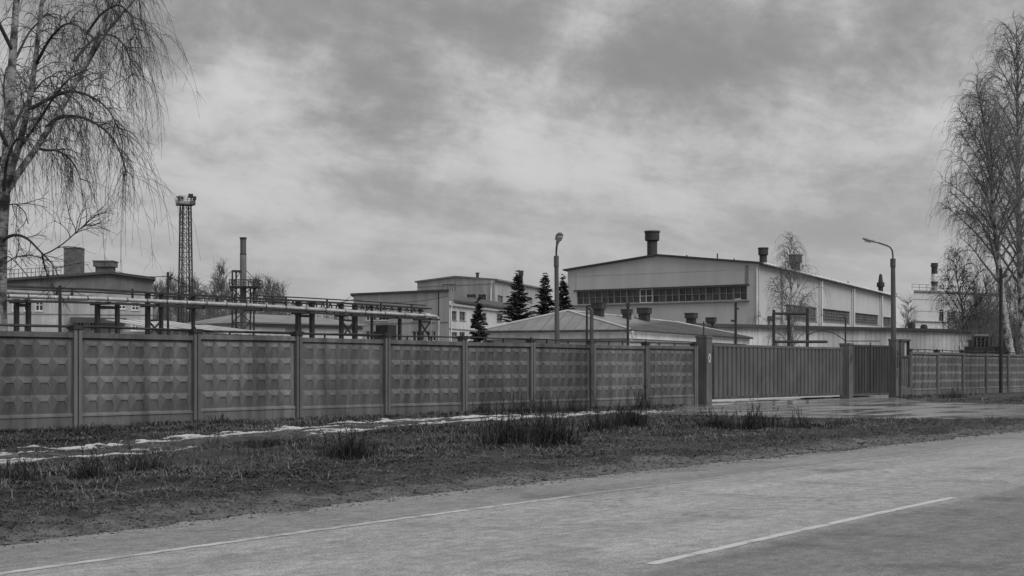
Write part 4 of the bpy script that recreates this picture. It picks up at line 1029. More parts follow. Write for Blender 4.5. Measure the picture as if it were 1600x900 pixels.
# --- pipe rack along the yard
def pipe_rack():
    P0 = Vector((GX(-30, 59), 59)); P1 = Vector((GX(686, 80), 80)); w = Wall(P0, P1); t = thing('pipe_rack', 'long steel rack carrying silver pipes above the left fence', 'pipe rack', (P0.x, P0.y, 0))
    zp = [(-30, 461.5), (150, 466.5), (400, 477.5), (550, 487), (680, 494)]
    def Zp(px): y = np.interp(px, [a for a, b in zp], [b for a, b in zp]); return w.uz(px, y)[1]
    pxs = [-30, 60, 150, 240, 330, 400, 480, 550, 620, 672]
    pts = [w.p(w.u(p), Zp(p)) for p in pxs]
    e = w.u(684.5); zz = Zp(672)
    pts += [w.p(e - .18, zz - .02), w.p(e - .05, zz - .08), w.p(e, zz - .25), w.p(e, 0.2)]
    MB().tube(pts, 0.085, 12).build('main_pipe', PIPE, t, True)
    mb = MB()
    for p in range(-20, 680, 31):
        u = w.u(p); z = Zp(p); d = Vector(w.p(u + .05, Zp(p + 1))) - Vector(w.p(u, z)); a = Vector(w.p(u, z)); mb.tube([a, a + Vector((w.d.x, w.d.y, 0)) * .06], .094, 12)
    mb.build('clamp_bands', STEEL2, t)['kind'] = 'stuff'
    pts = [w.p(w.u(p), w.uz(p, y)[1], -.35) for p, y in ((-30, 453), (60, 457), (147, 461))]
    q = pts[-1]; pts += [w.p(w.u(147) + .3, q[2] - .05, -.45), w.p(w.u(147) + .5, q[2] - .1, -1.2), w.p(w.u(147) + .5, q[2] - .1, -6)]
    MB().tube(pts, .085, 12).build('upper_pipe', PIPE, t, True)
    pts = [w.p(w.u(p), w.uz(p, y)[1], -.4) for p, y in ((440, 476), (545, 484), (640, 488), (668, 489))] + [w.p(w.u(680), w.uz(680, 491)[1], -.4), w.p(w.u(682), w.uz(682, 500)[1], -.4), w.p(w.u(682), .2, -.4)]
    MB().tube(pts, .06, 10).build('thin_pipe', PIPE, t, True)
    # beams
    zb = [(-30, 446), (150, 452.5), (240, 457.5), (400, 466.5), (500, 471.5), (600, 477.5), (672, 482.5)]
    for o in (.1, -.22):
        mb = MB()
        for (a, ya), (b, yb) in zip(zb[:-1], zb[1:]): mb.bar(w.p(w.u(a), w.uz(a, ya)[1], o), w.p(w.u(b), w.uz(b, yb)[1], o), .06, .07)
        mb.build('top_beam', STEEL, t)
    mb = MB()
    for (a, ya), (b, yb) in zip(zp[:-1], zp[1:]): mb.bar(w.p(w.u(a), w.uz(a, ya)[1] - .19, .3), w.p(w.u(b), w.uz(b, yb)[1] - .19, .3), .06, .09)
    mb.build('lower_beam', STEEL, t)
    for dy, o in ((3.2, -.45), (-5.5, -.3), (14.5, -.3)):
        pts = [w.p(w.u(a), w.uz(a, ya + dy)[1], o) for a, ya in zb if not (dy == -5.5 and a < 380)]; MB().tube(pts, .03, 6).build('thin_line', STEEL, t)
    for px in (94, 118, 212, 286, 345, 372, 432, 452, 516, 578, 600, 648):
        ya = np.interp(px, [q[0] for q in zb], [q[1] for q in zb]); u = w.u(px); MB().wbox(w, u - .035, u + .035, -.25, -.18, w.uz(px, ya + 13)[1], w.uz(px, ya - (2 if px % 4 else 5))[1]).build('hanger', STEEL, t)
    # truss lattice between beam and pipe at the far half
    for a0, a1, n in ((452, 545, 8), (560, 676, 10)):
        mb = MB()
        for k in range(n):
            a, b = a0 + (a1 - a0) * k / n, a0 + (a1 - a0) * (k + 1) / n; m_ = (a + b) / 2
            ta = w.uz(a, np.interp(a, [q[0] for q in zb], [q[1] for q in zb]))[1]; za = Zp(a) - .15; zbm = Zp(b) - .15
            tm = w.uz(m_, np.interp(m_, [q[0] for q in zb], [q[1] for q in zb]))[1]
            mb.bar(w.p(w.u(a), za, -.5), w.p(w.u(m_), tm, -.5), .05); mb.bar(w.p(w.u(m_), tm, -.5), w.p(w.u(b), zbm, -.5), .05)
        mb.build('truss_lattice', STEEL, t)
    for px, wd, top in ((34, .16, 0), (52.5, .16, 0), (160.5, .17, 0), (191.5, .15, 0), (239, .17, 1), (260, .14, 1), (310, .12, 1), (474, .2, 1), (495.5, .19, 1), (541.5, .17, 1), (562.5, .2, 1), (632.5, .14, 1), (589, .1, 1), (664, .12, 1)):
        u = w.u(px); z = Zp(px) - .1 if not top else w.uz(px, np.interp(px, [q[0] for q in zb], [q[1] for q in zb]))[1]
        MB().wbox(w, u - wd / 2, u + wd / 2, -.35 - wd / 2, -.35 + wd / 2, 0, z).build('post', STEEL, t)
    for px in (34, 160.5, 239, 310, 400, 474, 541.5, 612, 664):
        u = w.u(px); z = Zp(px) - .13; MB().wbox(w, u - .05, u + .05, -.8, .5, z - .12, z).build('cross_arm', STEEL, t)
    for a, b in ((34, 52.5), (160.5, 191.5), (474, 495.5)):
        z = Zp(a) - .25; MB().wbox(w, w.u(a) + .1, w.u(b) - .1, -.4, -.3, z - .14, z - .02).build('tie', STEEL, t)
    for a, b, y0, y1 in ((664, 680, 502, 527), (541.5, 562, 500, 528), (240, 260, 500, 524)):
        mb = MB(); ua, ub = w.u(a), w.u(b); z0, z1 = w.uz(a, y1)[1], w.uz(a, y0)[1]
        mb.bar(w.p(ua, z0, -.35), w.p(ub, z1, -.35), .06); mb.bar(w.p(ub, z0, -.37), w.p(ua, z1, -.37), .06); mb.bar(w.p(ua, z1, -.36), w.p(ub, z1, -.36), .07); mb.build('cross_brace', STEEL, t)
    MB().wbox(w, w.u(603), w.u(617), -.7, .1, 0.2, w.uz(610, 508)[1]).build('valve_cabinet', STEEL, t)
    # low dark pipe close to the ground
    pts = [w.p(w.u(p), w.uz(p, y)[1], .8) for p, y in ((-30, 508), (66, 510), (150, 512), (310, 518), (500, 523), (600, 526))]; MB().tube(pts, .05, 8).build('low_pipe', STEEL, t, True)
pipe_rack()

# --- street lamps and poles
def lamp_post(label, px, Y, ytop_pole, arm, head, r0, r1, base_px=None):
    bx = GX(base_px or px, Y); t = thing('street_lamp', label, 'street lamp', (bx, Y, 0), 'street lamps'); p1 = W3(px, ytop_pole, Y)
    MB().tube([(bx, Y, -.1), (bx + (p1.x - bx) * .5, Y, p1.z * .5), (p1.x, Y, p1.z)], [r0, (r0 + r1) / 2, r1], 12).build('pole', POLE, t, True)
    MB().tube([(p1.x, Y, p1.z - .45), (p1.x, Y, p1.z + .03)], r1 * 1.25, 10).build('collar', STEEL2, t)
    pts = [Vector((p1.x, Y, p1.z))] + [W3(a, b, Y + d) for a, b, d in arm]
    MB().tube(pts, .045, 8).build('arm', STEEL2, t, True)
    a, b = pts[-1], W3(head[0], head[1], Y + head[2]); ax = (b - a); L = ax.length; ax.normalize(); sd = ax.cross(Vector((0, 0, 1))).normalized(); up = sd.cross(ax)
    prof = [(-.12, .05, .05), (0, .07, .07), (.3 * L, .10, .09), (.36 * L, .16, .10), (.8 * L, .17, .10), (L, .06, .05)]; V = []; k = 8
    for q, wd, hh in prof:
        for j in range(k):
            g = 2 * math.pi * j / k; o = sd * wd * math.cos(g) + up * (hh * math.sin(g) if math.sin(g) > 0 else hh * .8 * math.sin(g)); V.append(a + ax * q + o)
    n = len(prof); fs = [(i * k + j, i * k + (j + 1) % k, (i + 1) * k + (j + 1) % k, (i + 1) * k + j) for i in range(n - 1) for j in range(k)] + [tuple(range(k))[::-1], tuple((n - 1) * k + j for j in range(k))]
    h = MB().add(V, fs).build('lamp_head', LAMP, t, True)
    q = a + ax * .58 * L - up * .09; mb = MB(); mb.bar(q - ax * .2 * L, q + ax * .2 * L, .2, .07); mb.build('diffuser', mat('lamp_diffuser', .3, .1, 1, .3), h)
    return t
lamp_post('straight street lamp whose head points towards the road, before the spruces', 869.3, 66, 401, [(869.3, 392, 0), (869.8, 386, -.1), (871, 380, -.3)], (875.5, 363.5, -.75), .13, .09, 871.5)
lamp_post('street lamp with a long curved arm reaching left, by the gate', 1395.2, 86, 405, [(1395, 398, 0), (1394, 391, 0), (1390.5, 386, 0), (1385, 383.5, 0), (1369, 378.2, 0)], (1347.5, 372.5, 0), .17, .12, 1397)

def thin_pole(name, label, px, Y, y0, ybase=None, r=.035, m=None, extras=(), group=None, cat='pole'):
    m = m or STEEL; x = GX(px, Y); zt = W3(px, y0, Y).z; t = thing(name, label, cat, (x, Y, 0), group)
    MB().tube([(x, Y, -.1), (x, Y, zt)], [r * 1.15, r], 8).build('shaft', m, t, True)
    for e in extras:
        if e[0] == 'arm': MB().tube([(x, Y, zt - e[1]), (x + e[2], Y, zt - e[1] + e[3])], r * .8, 6).build('crossarm', m, t)
        if e[0] == 'cap': MB().cbox((x, Y, zt - .05), e[1], e[1], e[2]).build('head', m, t)
        if e[0] == 'cam':
            mb = MB(); mb.bar((x, Y, zt), (x + .02, Y - .1, zt + .12), .05); mb.bar((x - .12, Y - .2, zt + .16), (x + .28, Y - .1, zt + .22), .14, .13); mb.build('camera_body', LAMP, t)
    return t
_q = FW(925, V_FENCE - .3)
thin_pole('steel_pole', 'steel pole standing in front of the left fence, bent over at its top', 924.5, _q[1], 484, r=.075, m=STEEL2, extras=(('arm', .02, -.12, .10),), group='thin steel poles')
thin_pole('steel_pole', 'thin dark pole just behind the fence, left of the bent steel pole', 917, 63.5, 478, r=.045, extras=(('arm', .03, .2, .05),), group='thin steel poles')
thin_pole('steel_pole', 'dark pole with a knobbed head at the corner of the hipped house', 981, 70, 478, r=.06, extras=(('cap', .16, .18), ('arm', .35, .14, 0)), group='thin steel poles')
thin_pole('camera_pole', 'pole with a small surveillance camera before the hall', 1149.5, 93, 473, r=.08, extras=(('cam',), ('arm', .35, .18, 0), ('arm', 1.1, -.3, 0.02)), group='thin steel poles')
thin_pole('steel_pole', 'short thin rod rising beside the ringed gate pillar', 1099.5, 68.5, 502, r=.03, group='thin steel poles')
thin_pole('steel_pole', 'thin dark pole behind the pillar between the two gates', 1321, 84, 498, r=.045, extras=(('arm', 0, -.05, .12),), group='thin steel poles')
thin_pole('steel_pole', 'tall thin dark pole rising through the pipe rack near the birch', 93.8, 58, 446, r=.06, group='thin steel poles')
thin_pole('utility_pole', 'dark utility pole with insulators left of the floodlight mast', 262.5, 74, 425, r=.06, extras=(('arm', .35, .22, .05), ('arm', .35, .22, .25)), group='thin steel poles')
_y = 93.5
thin_pole('wooden_pole', 'tall dark wooden pole before the right fence and birches', 1564, _y, 420, r=.10, m=mat('tarred_wood', .04, .3, 2, .85, streak=.3), extras=(('arm', .5, .35, .1),))

def pipe_portal():
    Y = 90; t = thing('pipe_portal', 'dark pipe portal frame behind the wide gate, round the small birch', 'frame', (GX(1209, Y), Y, 0)); xa, xb, xm = GX(1209, Y), GX(1261.5, Y), GX(1235, Y); z0 = W3(0, 490, Y).z; zt = W3(0, 484, Y).z
    MB().tube([(xa, Y, 0), (xa, Y, zt)], .09, 8).build('post', STEEL, t); MB().tube([(xb, Y, 0), (xb, Y, zt + .1)], .09, 8).build('post', STEEL, t); MB().tube([(xm, Y + .5, 0), (xm, Y + .5, z0)], .1, 8).build('post', STEEL, t)
    MB().tube([(xa, Y, z0), (xb, Y, z0)], .08, 8).build('crossbar', STEEL, t)
    MB().tube([(GX(1212, Y - 4), Y - 4, W3(0, 534, Y - 4).z), (GX(1292, Y - 2), Y - 2, W3(0, 534, Y - 2).z)], .08, 8).build('low_pipe', STEEL, t)
pipe_portal()

def cable(label, pts, r=.018):
    P = []
    for (a, b, sag) in pts:
        a, b = Vector(a), Vector(b)
        for i in range(13):
            k = i / 12; p = a.lerp(b, k); p.z -= sag * 4 * k * (1 - k); P.append(p)
    mb = MB(); mb.tube(P, r, 5); o = mb.build('overhead_cable', CABLE, loc=tuple(P[0])); tag(o, label, 'cable', 'overhead cables')
_a = W3(165, 422, 150); _m = W3(262.5, 432, 74); _b = W3(553, 459, 195); _c = W3(700, 463, 186)
cable('sagging cable from the left block past the mast to the office block', [(W3(182, 423, 150), _m, .2), (_m, _b, 2.2)], .022)
cable('thin cable strung across the office block wall', [(W3(470, 473, 77), W3(553, 467.5, 192), .2), (W3(553, 467.5, 192), W3(700, 462.5, 184), .6)], .03)
cable('short cable between the hall corner and the white block', [(W3(1400, 458, 190), W3(1427, 468, 224), .8)], .04)
cable('curved wire arching behind the gate tops', [(W3(1262, 524, 90), W3(1321, 533, 84), -.4), (W3(1321, 533, 84), W3(1375, 533, 84), .0)], .025)
def yard_wagons():
    for lab, x0, x1, Y in (('dark loaded flat wagon behind the right fence, next to the annex', 1521, 1552, 112), ('dark machinery frame behind the right fence under the birches', 1568, 1588, 114)):
        s = Y / F; xa, xb = GX(x0, Y), GX(x1, Y); t = thing('yard_machine', lab, 'machine', (xa, Y, 0)); Z = lambda y: HC + (HOR - y) * s
        MB().box(xa, xb, Y, Y + 2.2, Z(560), Z(541)).build('bed', STEEL, t)
        mb = MB()
        for k in range(6):
            x = xa + (xb - xa) * k / 5; mb.bar((x, Y + .2, Z(542)), (x, Y + .2, Z(524 + 2 * (k % 2))), .1)
        for k in range(3): mb.bar((xa, Y + .3, Z(538 - 5 * k)), (xb, Y + .3, Z(537 - 4.5 * k)), .12)
        mb.build('frame', STEEL2, t)
        MB().box(xa + .1, xb - .3, Y + .1, Y + 2, Z(525), Z(522)).build('deck', ROOF, t)
        rd = random.Random(x0); mb = MB()
        for k in range(7): x = rd.uniform(xa, xb - .4); mb.box(x, x + rd.uniform(.2, .5), Y + .5, Y + 1.3, Z(541), Z(rd.uniform(528, 537)))
        mb.build('load', mat('mixed_scrap', .06, .6, 1.5, .7, rand=.6), t)
yard_wagons()
# ------------------------------------------------------------------ trees
def bark_material():
    m = bpy.data.materials.new('birch_bark'); m.use_nodes = True; nt = m.node_tree; N = nt.nodes.new; L = nt.links.new; b = nt.nodes['Principled BSDF']
    tc = N('ShaderNodeTexCoord'); b.inputs['Roughness'].default_value = .8
    def noise(sc, st, det):
        mp = N('ShaderNodeMapping'); mp.inputs['Scale'].default_value = st; L(tc.outputs['Object'], mp.inputs[0]); n = N('ShaderNodeTexNoise'); n.inputs['Scale'].default_value = sc; n.inputs['Detail'].default_value = det; L(mp.outputs[0], n.inputs[0]); return n.outputs[0]
    def mr(src, lo, hi, a, c):
        r = N('ShaderNodeMapRange'); r.inputs[1].default_value = lo; r.inputs[2].default_value = hi; r.inputs[3].default_value = a; r.inputs[4].default_value = c; L(src, r.inputs[0]); return r.outputs[0]
    def mul(a, c):
        n = N('ShaderNodeMath'); n.operation = 'MULTIPLY'; L(a, n.inputs[0]); L(c, n.inputs[1]); return n.outputs[0]
    v = mul(mr(noise(2.2, (1.5, 1.5, 1.0), 5), .38, .56, .10, 1.0), mr(noise(5, (.7, .7, 3.5), 5), .36, .5, .35, 1.0))
    v = mul(v, mr(noise(3, (1, 1, .4), 3), .3, .7, .26, .46)); L(v, b.inputs['Base Color'])
    bp = N('ShaderNodeBump'); bp.inputs['Strength'].default_value = .4; bp.inputs['Distance'].default_value = .03; L(noise(9, (1, 1, 2), 5), bp.inputs['Height']); L(bp.outputs[0], b.inputs['Normal'])
    return m
BARK = bark_material()

def integrate(rg, st, d, L, n, pull, wig, bend0=0.0):
    """vectorised growth: st (M,3), d (M,3), L (M,), pull (M,3) or (3,) added per step growing with the step"""
    M = len(st); P = np.empty((M, n, 3)); p = st.copy(); d = d / np.linalg.norm(d, axis=1, keepdims=True); P[:, 0] = p; step = (L / (n - 1))[:, None]
    for i in range(1, n):
        d = d + np.asarray(pull) * (bend0 + i / n) + rg.normal(0, wig, (M, 3)); d /= np.linalg.norm(d, axis=1, keepdims=True); p = p + d * step; P[:, i] = p
    return P
def sample_on(rg, P, m, t0=.15, t1=1.0, power=1.0):
    seg = np.linalg.norm(np.diff(P, axis=1), axis=2).sum(1); w = seg / seg.sum(); b = rg.choice(len(P), m, p=w)
    t = (t0 + (t1 - t0) * rg.random(m) ** power) * (P.shape[1] - 1.001); i = t.astype(int); f = (t - i)[:, None]
    a, c = P[b, i], P[b, i + 1]; tan = c - a; tan /= np.linalg.norm(tan, axis=1, keepdims=True) + 1e-9
    return a * (1 - f) + c * f, tan, b, t / (P.shape[1] - 1)
def side_dirs(rg, tan, spread, up):
    r = rg.normal(0, 1, tan.shape); r -= (r * tan).sum(1, keepdims=True) * tan; r /= np.linalg.norm(r, axis=1, keepdims=True) + 1e-9
    d = tan * math.cos(spread) + r * math.sin(spread); d[:, 2] += up; return d / np.linalg.norm(d, axis=1, keepdims=True)
def tube_arr(P, R, k):
    M, n, _ = P.shape; T = np.gradient(P, axis=1); T /= np.linalg.norm(T, axis=2, keepdims=True) + 1e-9
    mean = P[:, -1] - P[:, 0]; mean /= np.linalg.norm(mean, axis=1, keepdims=True) + 1e-9
    ref = np.where(np.abs(mean[:, 1:2]) < .75, np.array([[.05, .99, .1]]), np.array([[.99, .05, .1]]))[:, None, :]
    A = np.cross(T, np.broadcast_to(ref, T.shape)); A /= np.linalg.norm(A, axis=2, keepdims=True) + 1e-9; B = np.cross(T, A)
    g = 2 * np.pi * np.arange(k) / k
    V = P[:, :, None, :] + (A[:, :, None, :] * np.cos(g)[None, None, :, None] + B[:, :, None, :] * np.sin(g)[None, None, :, None]) * R[:, :, None, None]
    idx = np.arange(M * n * k).reshape(M, n, k); a = idx[:, :-1]; b = idx[:, 1:]; a2, b2 = np.roll(a, -1, 2), np.roll(b, -1, 2)
    return V.reshape(-1, 3), np.stack([a, a2, b2, b], -1).reshape(-1, 4)
def tubes(name, sets, m, parent, smooth=True):
    Vs, Fs, o = [], [], 0
    for P, R, k in sets:
        v, f = tube_arr(P, R, k); Vs.append(v); Fs.append(f + o); o += len(v)
    V = np.concatenate(Vs) - np.array(root_loc(parent))
    return link(name, arr_mesh(name, V, np.concatenate(Fs), m, smooth), parent)
def taper(M, n, r0, r1):
    r0 = np.broadcast_to(r0, (M,)); r1 = np.broadcast_to(r1, (M,)); t = np.linspace(0, 1, n)[None, :]; return r0[:, None] * (1 - t) + r1[:, None] * t
def resample(pts, n):
    pts = np.array(pts, float); m = len(pts); t = np.r_[0, np.cumsum(np.linalg.norm(np.diff(pts, axis=0), axis=1))]; q = np.linspace(0, t[-1], n)
    out = np.stack([np.interp(q, t, pts[:, j]) for j in range(3)], 1)
    for _ in range(2): out[1:-1] = (out[:-2] + 2 * out[1:-1] + out[2:]) / 4
    return out

def hang(rg, limbs, n_sub, n_twig, n_fine, sub_len, twig_len, tr, droop=.32, up=.25):
    """side branches, hanging twigs and fine twiglets on a set of limbs"""
    st, tan, b, t = sample_on(rg, limbs, n_sub, .18, 1.0)
    d = side_dirs(rg, tan, .85, up); L = sub_len * (1.15 - .55 * t) * rg.uniform(.5, 1.15, n_sub); sub = integrate(rg, st, d, L, 8, (0, 0, -droop), .09)
    Rs = taper(n_sub, 8, tr * 2.6, tr * 1.1)
    al = np.concatenate([sub[:, [0, 2, 4, 5, 6, 7]], sub[:, [2, 3, 4, 5, 6, 7]]])
    st, tan, b, t = sample_on(rg, sub, n_twig, .15, 1.0)
    d = side_dirs(rg, tan, .75, -.15); L = twig_len * rg.gamma(3.0, 1 / 3.0, n_twig).clip(.25, 1.7); tw = integrate(rg, st, d, L, 8, (0, 0, -.8), .055)
    Rt = taper(n_twig, 8, tr, tr * .55)
    st, tan, b, t = sample_on(rg, tw, n_fine, .1, .95)
    d = side_dirs(rg, tan, .7, .0); L = twig_len * rg.uniform(.10, .32, n_fine); fi = integrate(rg, st, d, L, 4, (0, 0, -.25), .12)
    return [(sub, Rs, 4), (tw, Rt, 3), (fi, taper(n_fine, 4, tr * .62, tr * .35), 3)]

def left_birch():
    rg = np.random.default_rng(11); Y = 42.0; t = thing('birch_tree', 'big weeping birch with bare hanging twigs at the left edge', 'tree', (GX(0, Y), Y, 0), 'bare birch trees')
    def path(pp, n=18): return resample([W3(x, y, Y + d) for x, y, d in pp], n)
    trunk = path([(1, 668, 0), (1, 600, 0), (0, 520, 0), (-1, 450, 0), (1, 390, 0), (4, 330, 0), (8, 289, 0), (13, 222, .1), (18, 110, .2), (26, 0, .3), (32, -90, .4), (36, -200, .5)], 26)
    r_tr = np.interp(np.linspace(0, 1, 26), [0, .08, .3, .5, .75, 1], [.27, .22, .18, .15, .09, .03])
    stems = [([(10, 292, 0), (26, 240, -.2), (40, 190, -.4), (54, 110, -.7), (66, 0, -1), (76, -110, -1.2)], .105, .035),
             ([(10, 300, 0), (20, 279, .1), (38, 258, .2), (64, 222, .5), (90, 180, .8), (118, 132, 1.1), (146, 80, 1.4), (174, 0, 1.8), (186, -60, 2.0)], .105, .03),
             ([(119, 128, 1.1), (142, 92, .9), (160, 58, .6), (188, 25, .4), (214, -4, 0)], .055, .02)]
    limbs = [([(78, 199, .7), (92, 187, .5), (111, 181, .2), (150, 181, -.3), (189, 192, -.8), (225, 212, -1.1), (246, 240, -1.2), (257, 275, -1.2)], .045),
             ([(58, 232, .5), (78, 235, .8), (100, 234, 1.2), (125, 244, 1.6), (142, 258, 1.8), (155, 282, 1.9)], .036),
             ([(46, 170, -.6), (70, 160, -.9), (111, 144, -1.5), (140, 142, -2), (167, 147, -2.4), (205, 161, -2.8), (233, 186, -3), (244, 215, -3)], .045),
             ([(140, 95, .9), (165, 72, 1.6), (200, 52, 2.2), (235, 55, 2.6), (262, 80, 2.8), (270, 120, 2.8)], .035),
             ([(168, 52, 1.4), (200, 20, 1.0), (240, 5, .4), (268, 22, 0), (280, 60, -.2)], .035),
             ([(185, -5, 1.8), (220, -40, 2), (262, -45, 2.2), (284, -10, 2.2), (290, 40, 2.2)], .03),
             ([(30, 232, -.2), (60, 190, -1.2), (95, 150, -2.2), (130, 120, -3), (160, 112, -3.6), (182, 130, -3.8)], .04),
             ([(56, 100, -.7), (85, 60, -1.6), (120, 35, -2.4), (155, 40, -3), (176, 70, -3.2)], .04),
             ([(65, 10, -1), (95, -30, -.4), (140, -50, 0), (180, -40, .4), (210, 0, .6)], .035),
             ([(14, 215, .1), (40, 160, 1.2), (70, 125, 2.2), (100, 115, 3), (122, 135, 3.4)], .04),
             ([(20, 100, .2), (45, 50, 1), (80, 20, 1.8), (105, 30, 2.2)], .035),
             ([(10, 262, 0), (-25, 215, .4), (-65, 180, .8), (-110, 175, 1), (-140, 210, 1)], .05),
             ([(12, 230, 0), (-20, 165, -.8), (-60, 120, -1.5), (-100, 120, -2), (-125, 160, -2)], .05),
             ([(20, 80, .2), (-10, 20, -.4), (-50, -30, -1), (-95, -30, -1.2), (-115, 20, -1.2)], .05),
             ([(6, 300, 0), (10, 250, -1.6), (25, 215, -3), (45, 215, -3.8), (55, 245, -4)], .045),
             ([(14, 200, 0), (5, 140, 1.6), (10, 100, 3), (30, 100, 3.6)], .04),
             ([(30, -60, .4), (70, -120, .6), (120, -140, .8), (160, -100, 1)], .035), ([(34, -120, .4), (0, -180, 0), (-40, -180, 0), (-70, -120, 0)], .03)]
    low = [([(2, 378, 0), (10, 370, -.2), (27, 366, -.6), (45, 373, -1.0), (58, 388, -1.2), (70, 400, -1.3), (83, 412, -1.4), (90, 425, -1.4), (93, 440, -1.4)], .052),
           ([(68, 398, -1.3), (80, 393, -1.4), (100, 380, -1.6), (120, 362, -1.8), (140, 345, -2)], .02), ([(66, 397, -1.3), (69, 415, -1.1), (78, 440, -.9), (95, 462, -.8)], .026), ([(2, 322, 0), (25, 318, .6), (40, 332, 1), (44, 350, 1.1)], .02), ([(0, 420, 0), (18, 404, .3), (40, 398, .6), (66, 402, 1)], .018), ([(0, 405, 0), (14, 400, -.3), (30, 415, -.8), (44, 432, -1)], .016)]
    tubes('trunk', [(trunk[None], r_tr[None], 12)], BARK, t)
    ST = np.stack([path(p) for p, a, b in stems]); RS = np.concatenate([taper(1, 18, a, b) for p, a, b in stems]); tubes('stem', [(ST, RS, 10)], BARK, t)
    limbs = [([(x if x < 60 else 60 + (x - 60) * .70, y, q) for x, y, q in p], a) for p, a in limbs]
    LB = np.stack([path(p) for p, a in limbs]); RL = np.concatenate([taper(1, 18, a * 1.2, .014) for p, a in limbs])
    LO = np.stack([path(p) for p, a in low]); RO = np.concatenate([taper(1, 18, a, .012) for p, a in low])
    tubes('limbs', [(LB, RL, 7), (LO, RO, 7)], TWIG, t)
    allL = np.concatenate([LB, ST])
    sets = hang(rg, allL, 210, 900, 2600, 1.0, 1.3, .0062)
    sets += hang(rg, LB[:10], 90, 480, 1500, .8, 1.9, .0062)
    # lower branch: upward, spidery twigs
    st, tan, b, tt = sample_on(rg, LO, 46, .2, 1); sub = integrate(rg, st, side_dirs(rg, tan, .8, .15), rg.uniform(.4, 1.1, 46), 8, (0, 0, -.04), .12)
    st, tan, b, tt = sample_on(rg, sub, 260, .1, 1); tw = integrate(rg, st, side_dirs(rg, tan, .6, -.05), rg.uniform(.15, .6, 260), 5, (0, 0, -.1), .12)
    sets += [(sub, taper(46, 8, .012, .006), 4), (tw, taper(260, 5, .006, .004), 3)]
    cr = tubes('crown', sets, TWIG, t, False); cr['kind'] = 'stuff'
left_birch()

def far_birch(label, base, top, Y, spread, seed, n_limb, n_sub, n_twig, n_fine, tr, r0, crown_from=.3, twl=1.3, subl=1.6, group='bare birch trees', lean_mid=0.0, name='birch_tree', bark=None, droop=.3, hang_=True, limb_el=.9, wood=None):
    rg = np.random.default_rng(seed); b = W3(base[0], 0, Y); z1 = W3(top[0], top[1], Y).z; H = z1
    t = thing(name, label, 'tree', (GX(base[0], Y), Y, 0), group)
    n = 22; q = np.linspace(0, 1, n); x0, x1 = GX(base[0], Y), GX(top[0], Y)
    tr_p = np.stack([x0 + (x1 - x0) * (q * (1 - lean_mid) + lean_mid * q ** 2) + .03 * H * .15 * np.sin(q * 7 + seed), Y + .02 * H * np.sin(q * 5 + seed * 2) * q, H * q - .05], 1)
    tubes('trunk', [(tr_p[None], (r0 * (1 - q * .93) * (1 + .35 * np.exp(-q * 25)))[None], 10)], bark or BARK, t)
    ti = crown_from + (.985 - crown_from) * (np.arange(n_limb) + rg.random(n_limb)) / n_limb; st = np.stack([np.interp(ti, q, tr_p[:, j]) for j in range(3)], 1)
    az = np.arange(n_limb) * 2.399 + rg.normal(0, .4, n_limb); rel = (ti - crown_from) / (1 - crown_from)
    prof = np.minimum(1, rel * 4 + .45) * (1 - rel) ** .65 + .06; L = spread * prof * rg.uniform(.75, 1.2, n_limb)
    el = limb_el + rel * .35; d = np.stack([np.cos(az) * np.cos(el), np.sin(az) * np.cos(el), np.sin(el)], 1)
    limbs = integrate(rg, st, d, L * 1.25, 12, (0, 0, -.10 if hang_ else .02), .05, -.2)
    sets = [(limbs, taper(n_limb, 12, r0 * .30 * (1 - rel * .6), tr * 1.5), 5)]
    if hang_: sets += hang(rg, np.concatenate([limbs]), n_sub, n_twig, n_fine, subl, twl, tr, droop)
    else:
        s, tan, _, tt = sample_on(rg, limbs, n_sub, .2, 1); sub = integrate(rg, s, side_dirs(rg, tan, .7, .2), subl * (1.2 - .6 * tt) * rg.uniform(.6, 1.3, n_sub), 7, (0, 0, .06), .1)
        s, tan, _, tt = sample_on(rg, sub, n_twig, .15, 1); tw = integrate(rg, s, side_dirs(rg, tan, .6, .1), twl * rg.uniform(.4, 1.3, n_twig), 5, (0, 0, .03), .12)
        s, tan, _, tt = sample_on(rg, tw, n_fine, .1, 1); fi = integrate(rg, s, side_dirs(rg, tan, .6, .05), twl * .45 * rg.uniform(.4, 1.2, n_fine), 3, (0, 0, .02), .12)
        sets += [(sub, taper(n_sub, 7, tr * 2.4, tr), 3), (tw, taper(n_twig, 5, tr, tr * .6), 3), (fi, taper(n_fine, 3, tr * .6, tr * .35), 3)]
    cr = tubes('crown', sets, wood or TWIG, t, False); cr['kind'] = 'stuff'
    return t
far_birch('tallest bare birch at the right edge, crown running out of the frame', (1600, 0), (1588, 42), 111, 6.0, 21, 46, 700, 3400, 7000, .0085, .34, .26, 1.4, 2.0, wood=TWIG_M)
far_birch('birch leaning left before the tallest birch on the right', (1591, 0), (1530, 142), 104, 5.4, 22, 42, 600, 2900, 6000, .0085, .32, .34, 1.3, 1.8, wood=TWIG_M, lean_mid=-.25)
far_birch('smaller birch overlapping the far white block', (1517, 0), (1492, 402), 122, 3.6, 23, 24, 260, 1000, 2200, .010, .16, .25, 1.0, 1.2)
far_birch('slender birch inside the pipe portal in front of the hall', (1237, 0), (1237, 374), 96, 2.5, 24, 34, 260, 1200, 2400, .0070, .10, .18, .8, .9, droop=.3, wood=TWIG_F)
far_birch('small distant bare tree in the gap between hall and white block', (1419, 0), (1419, 466), 205, 1.5, 25, 22, 130, 420, 900, .014, .12, .25, .9, 1.2, hang_=False, name='bare_tree', group='distant bare trees', wood=TWIG_F)
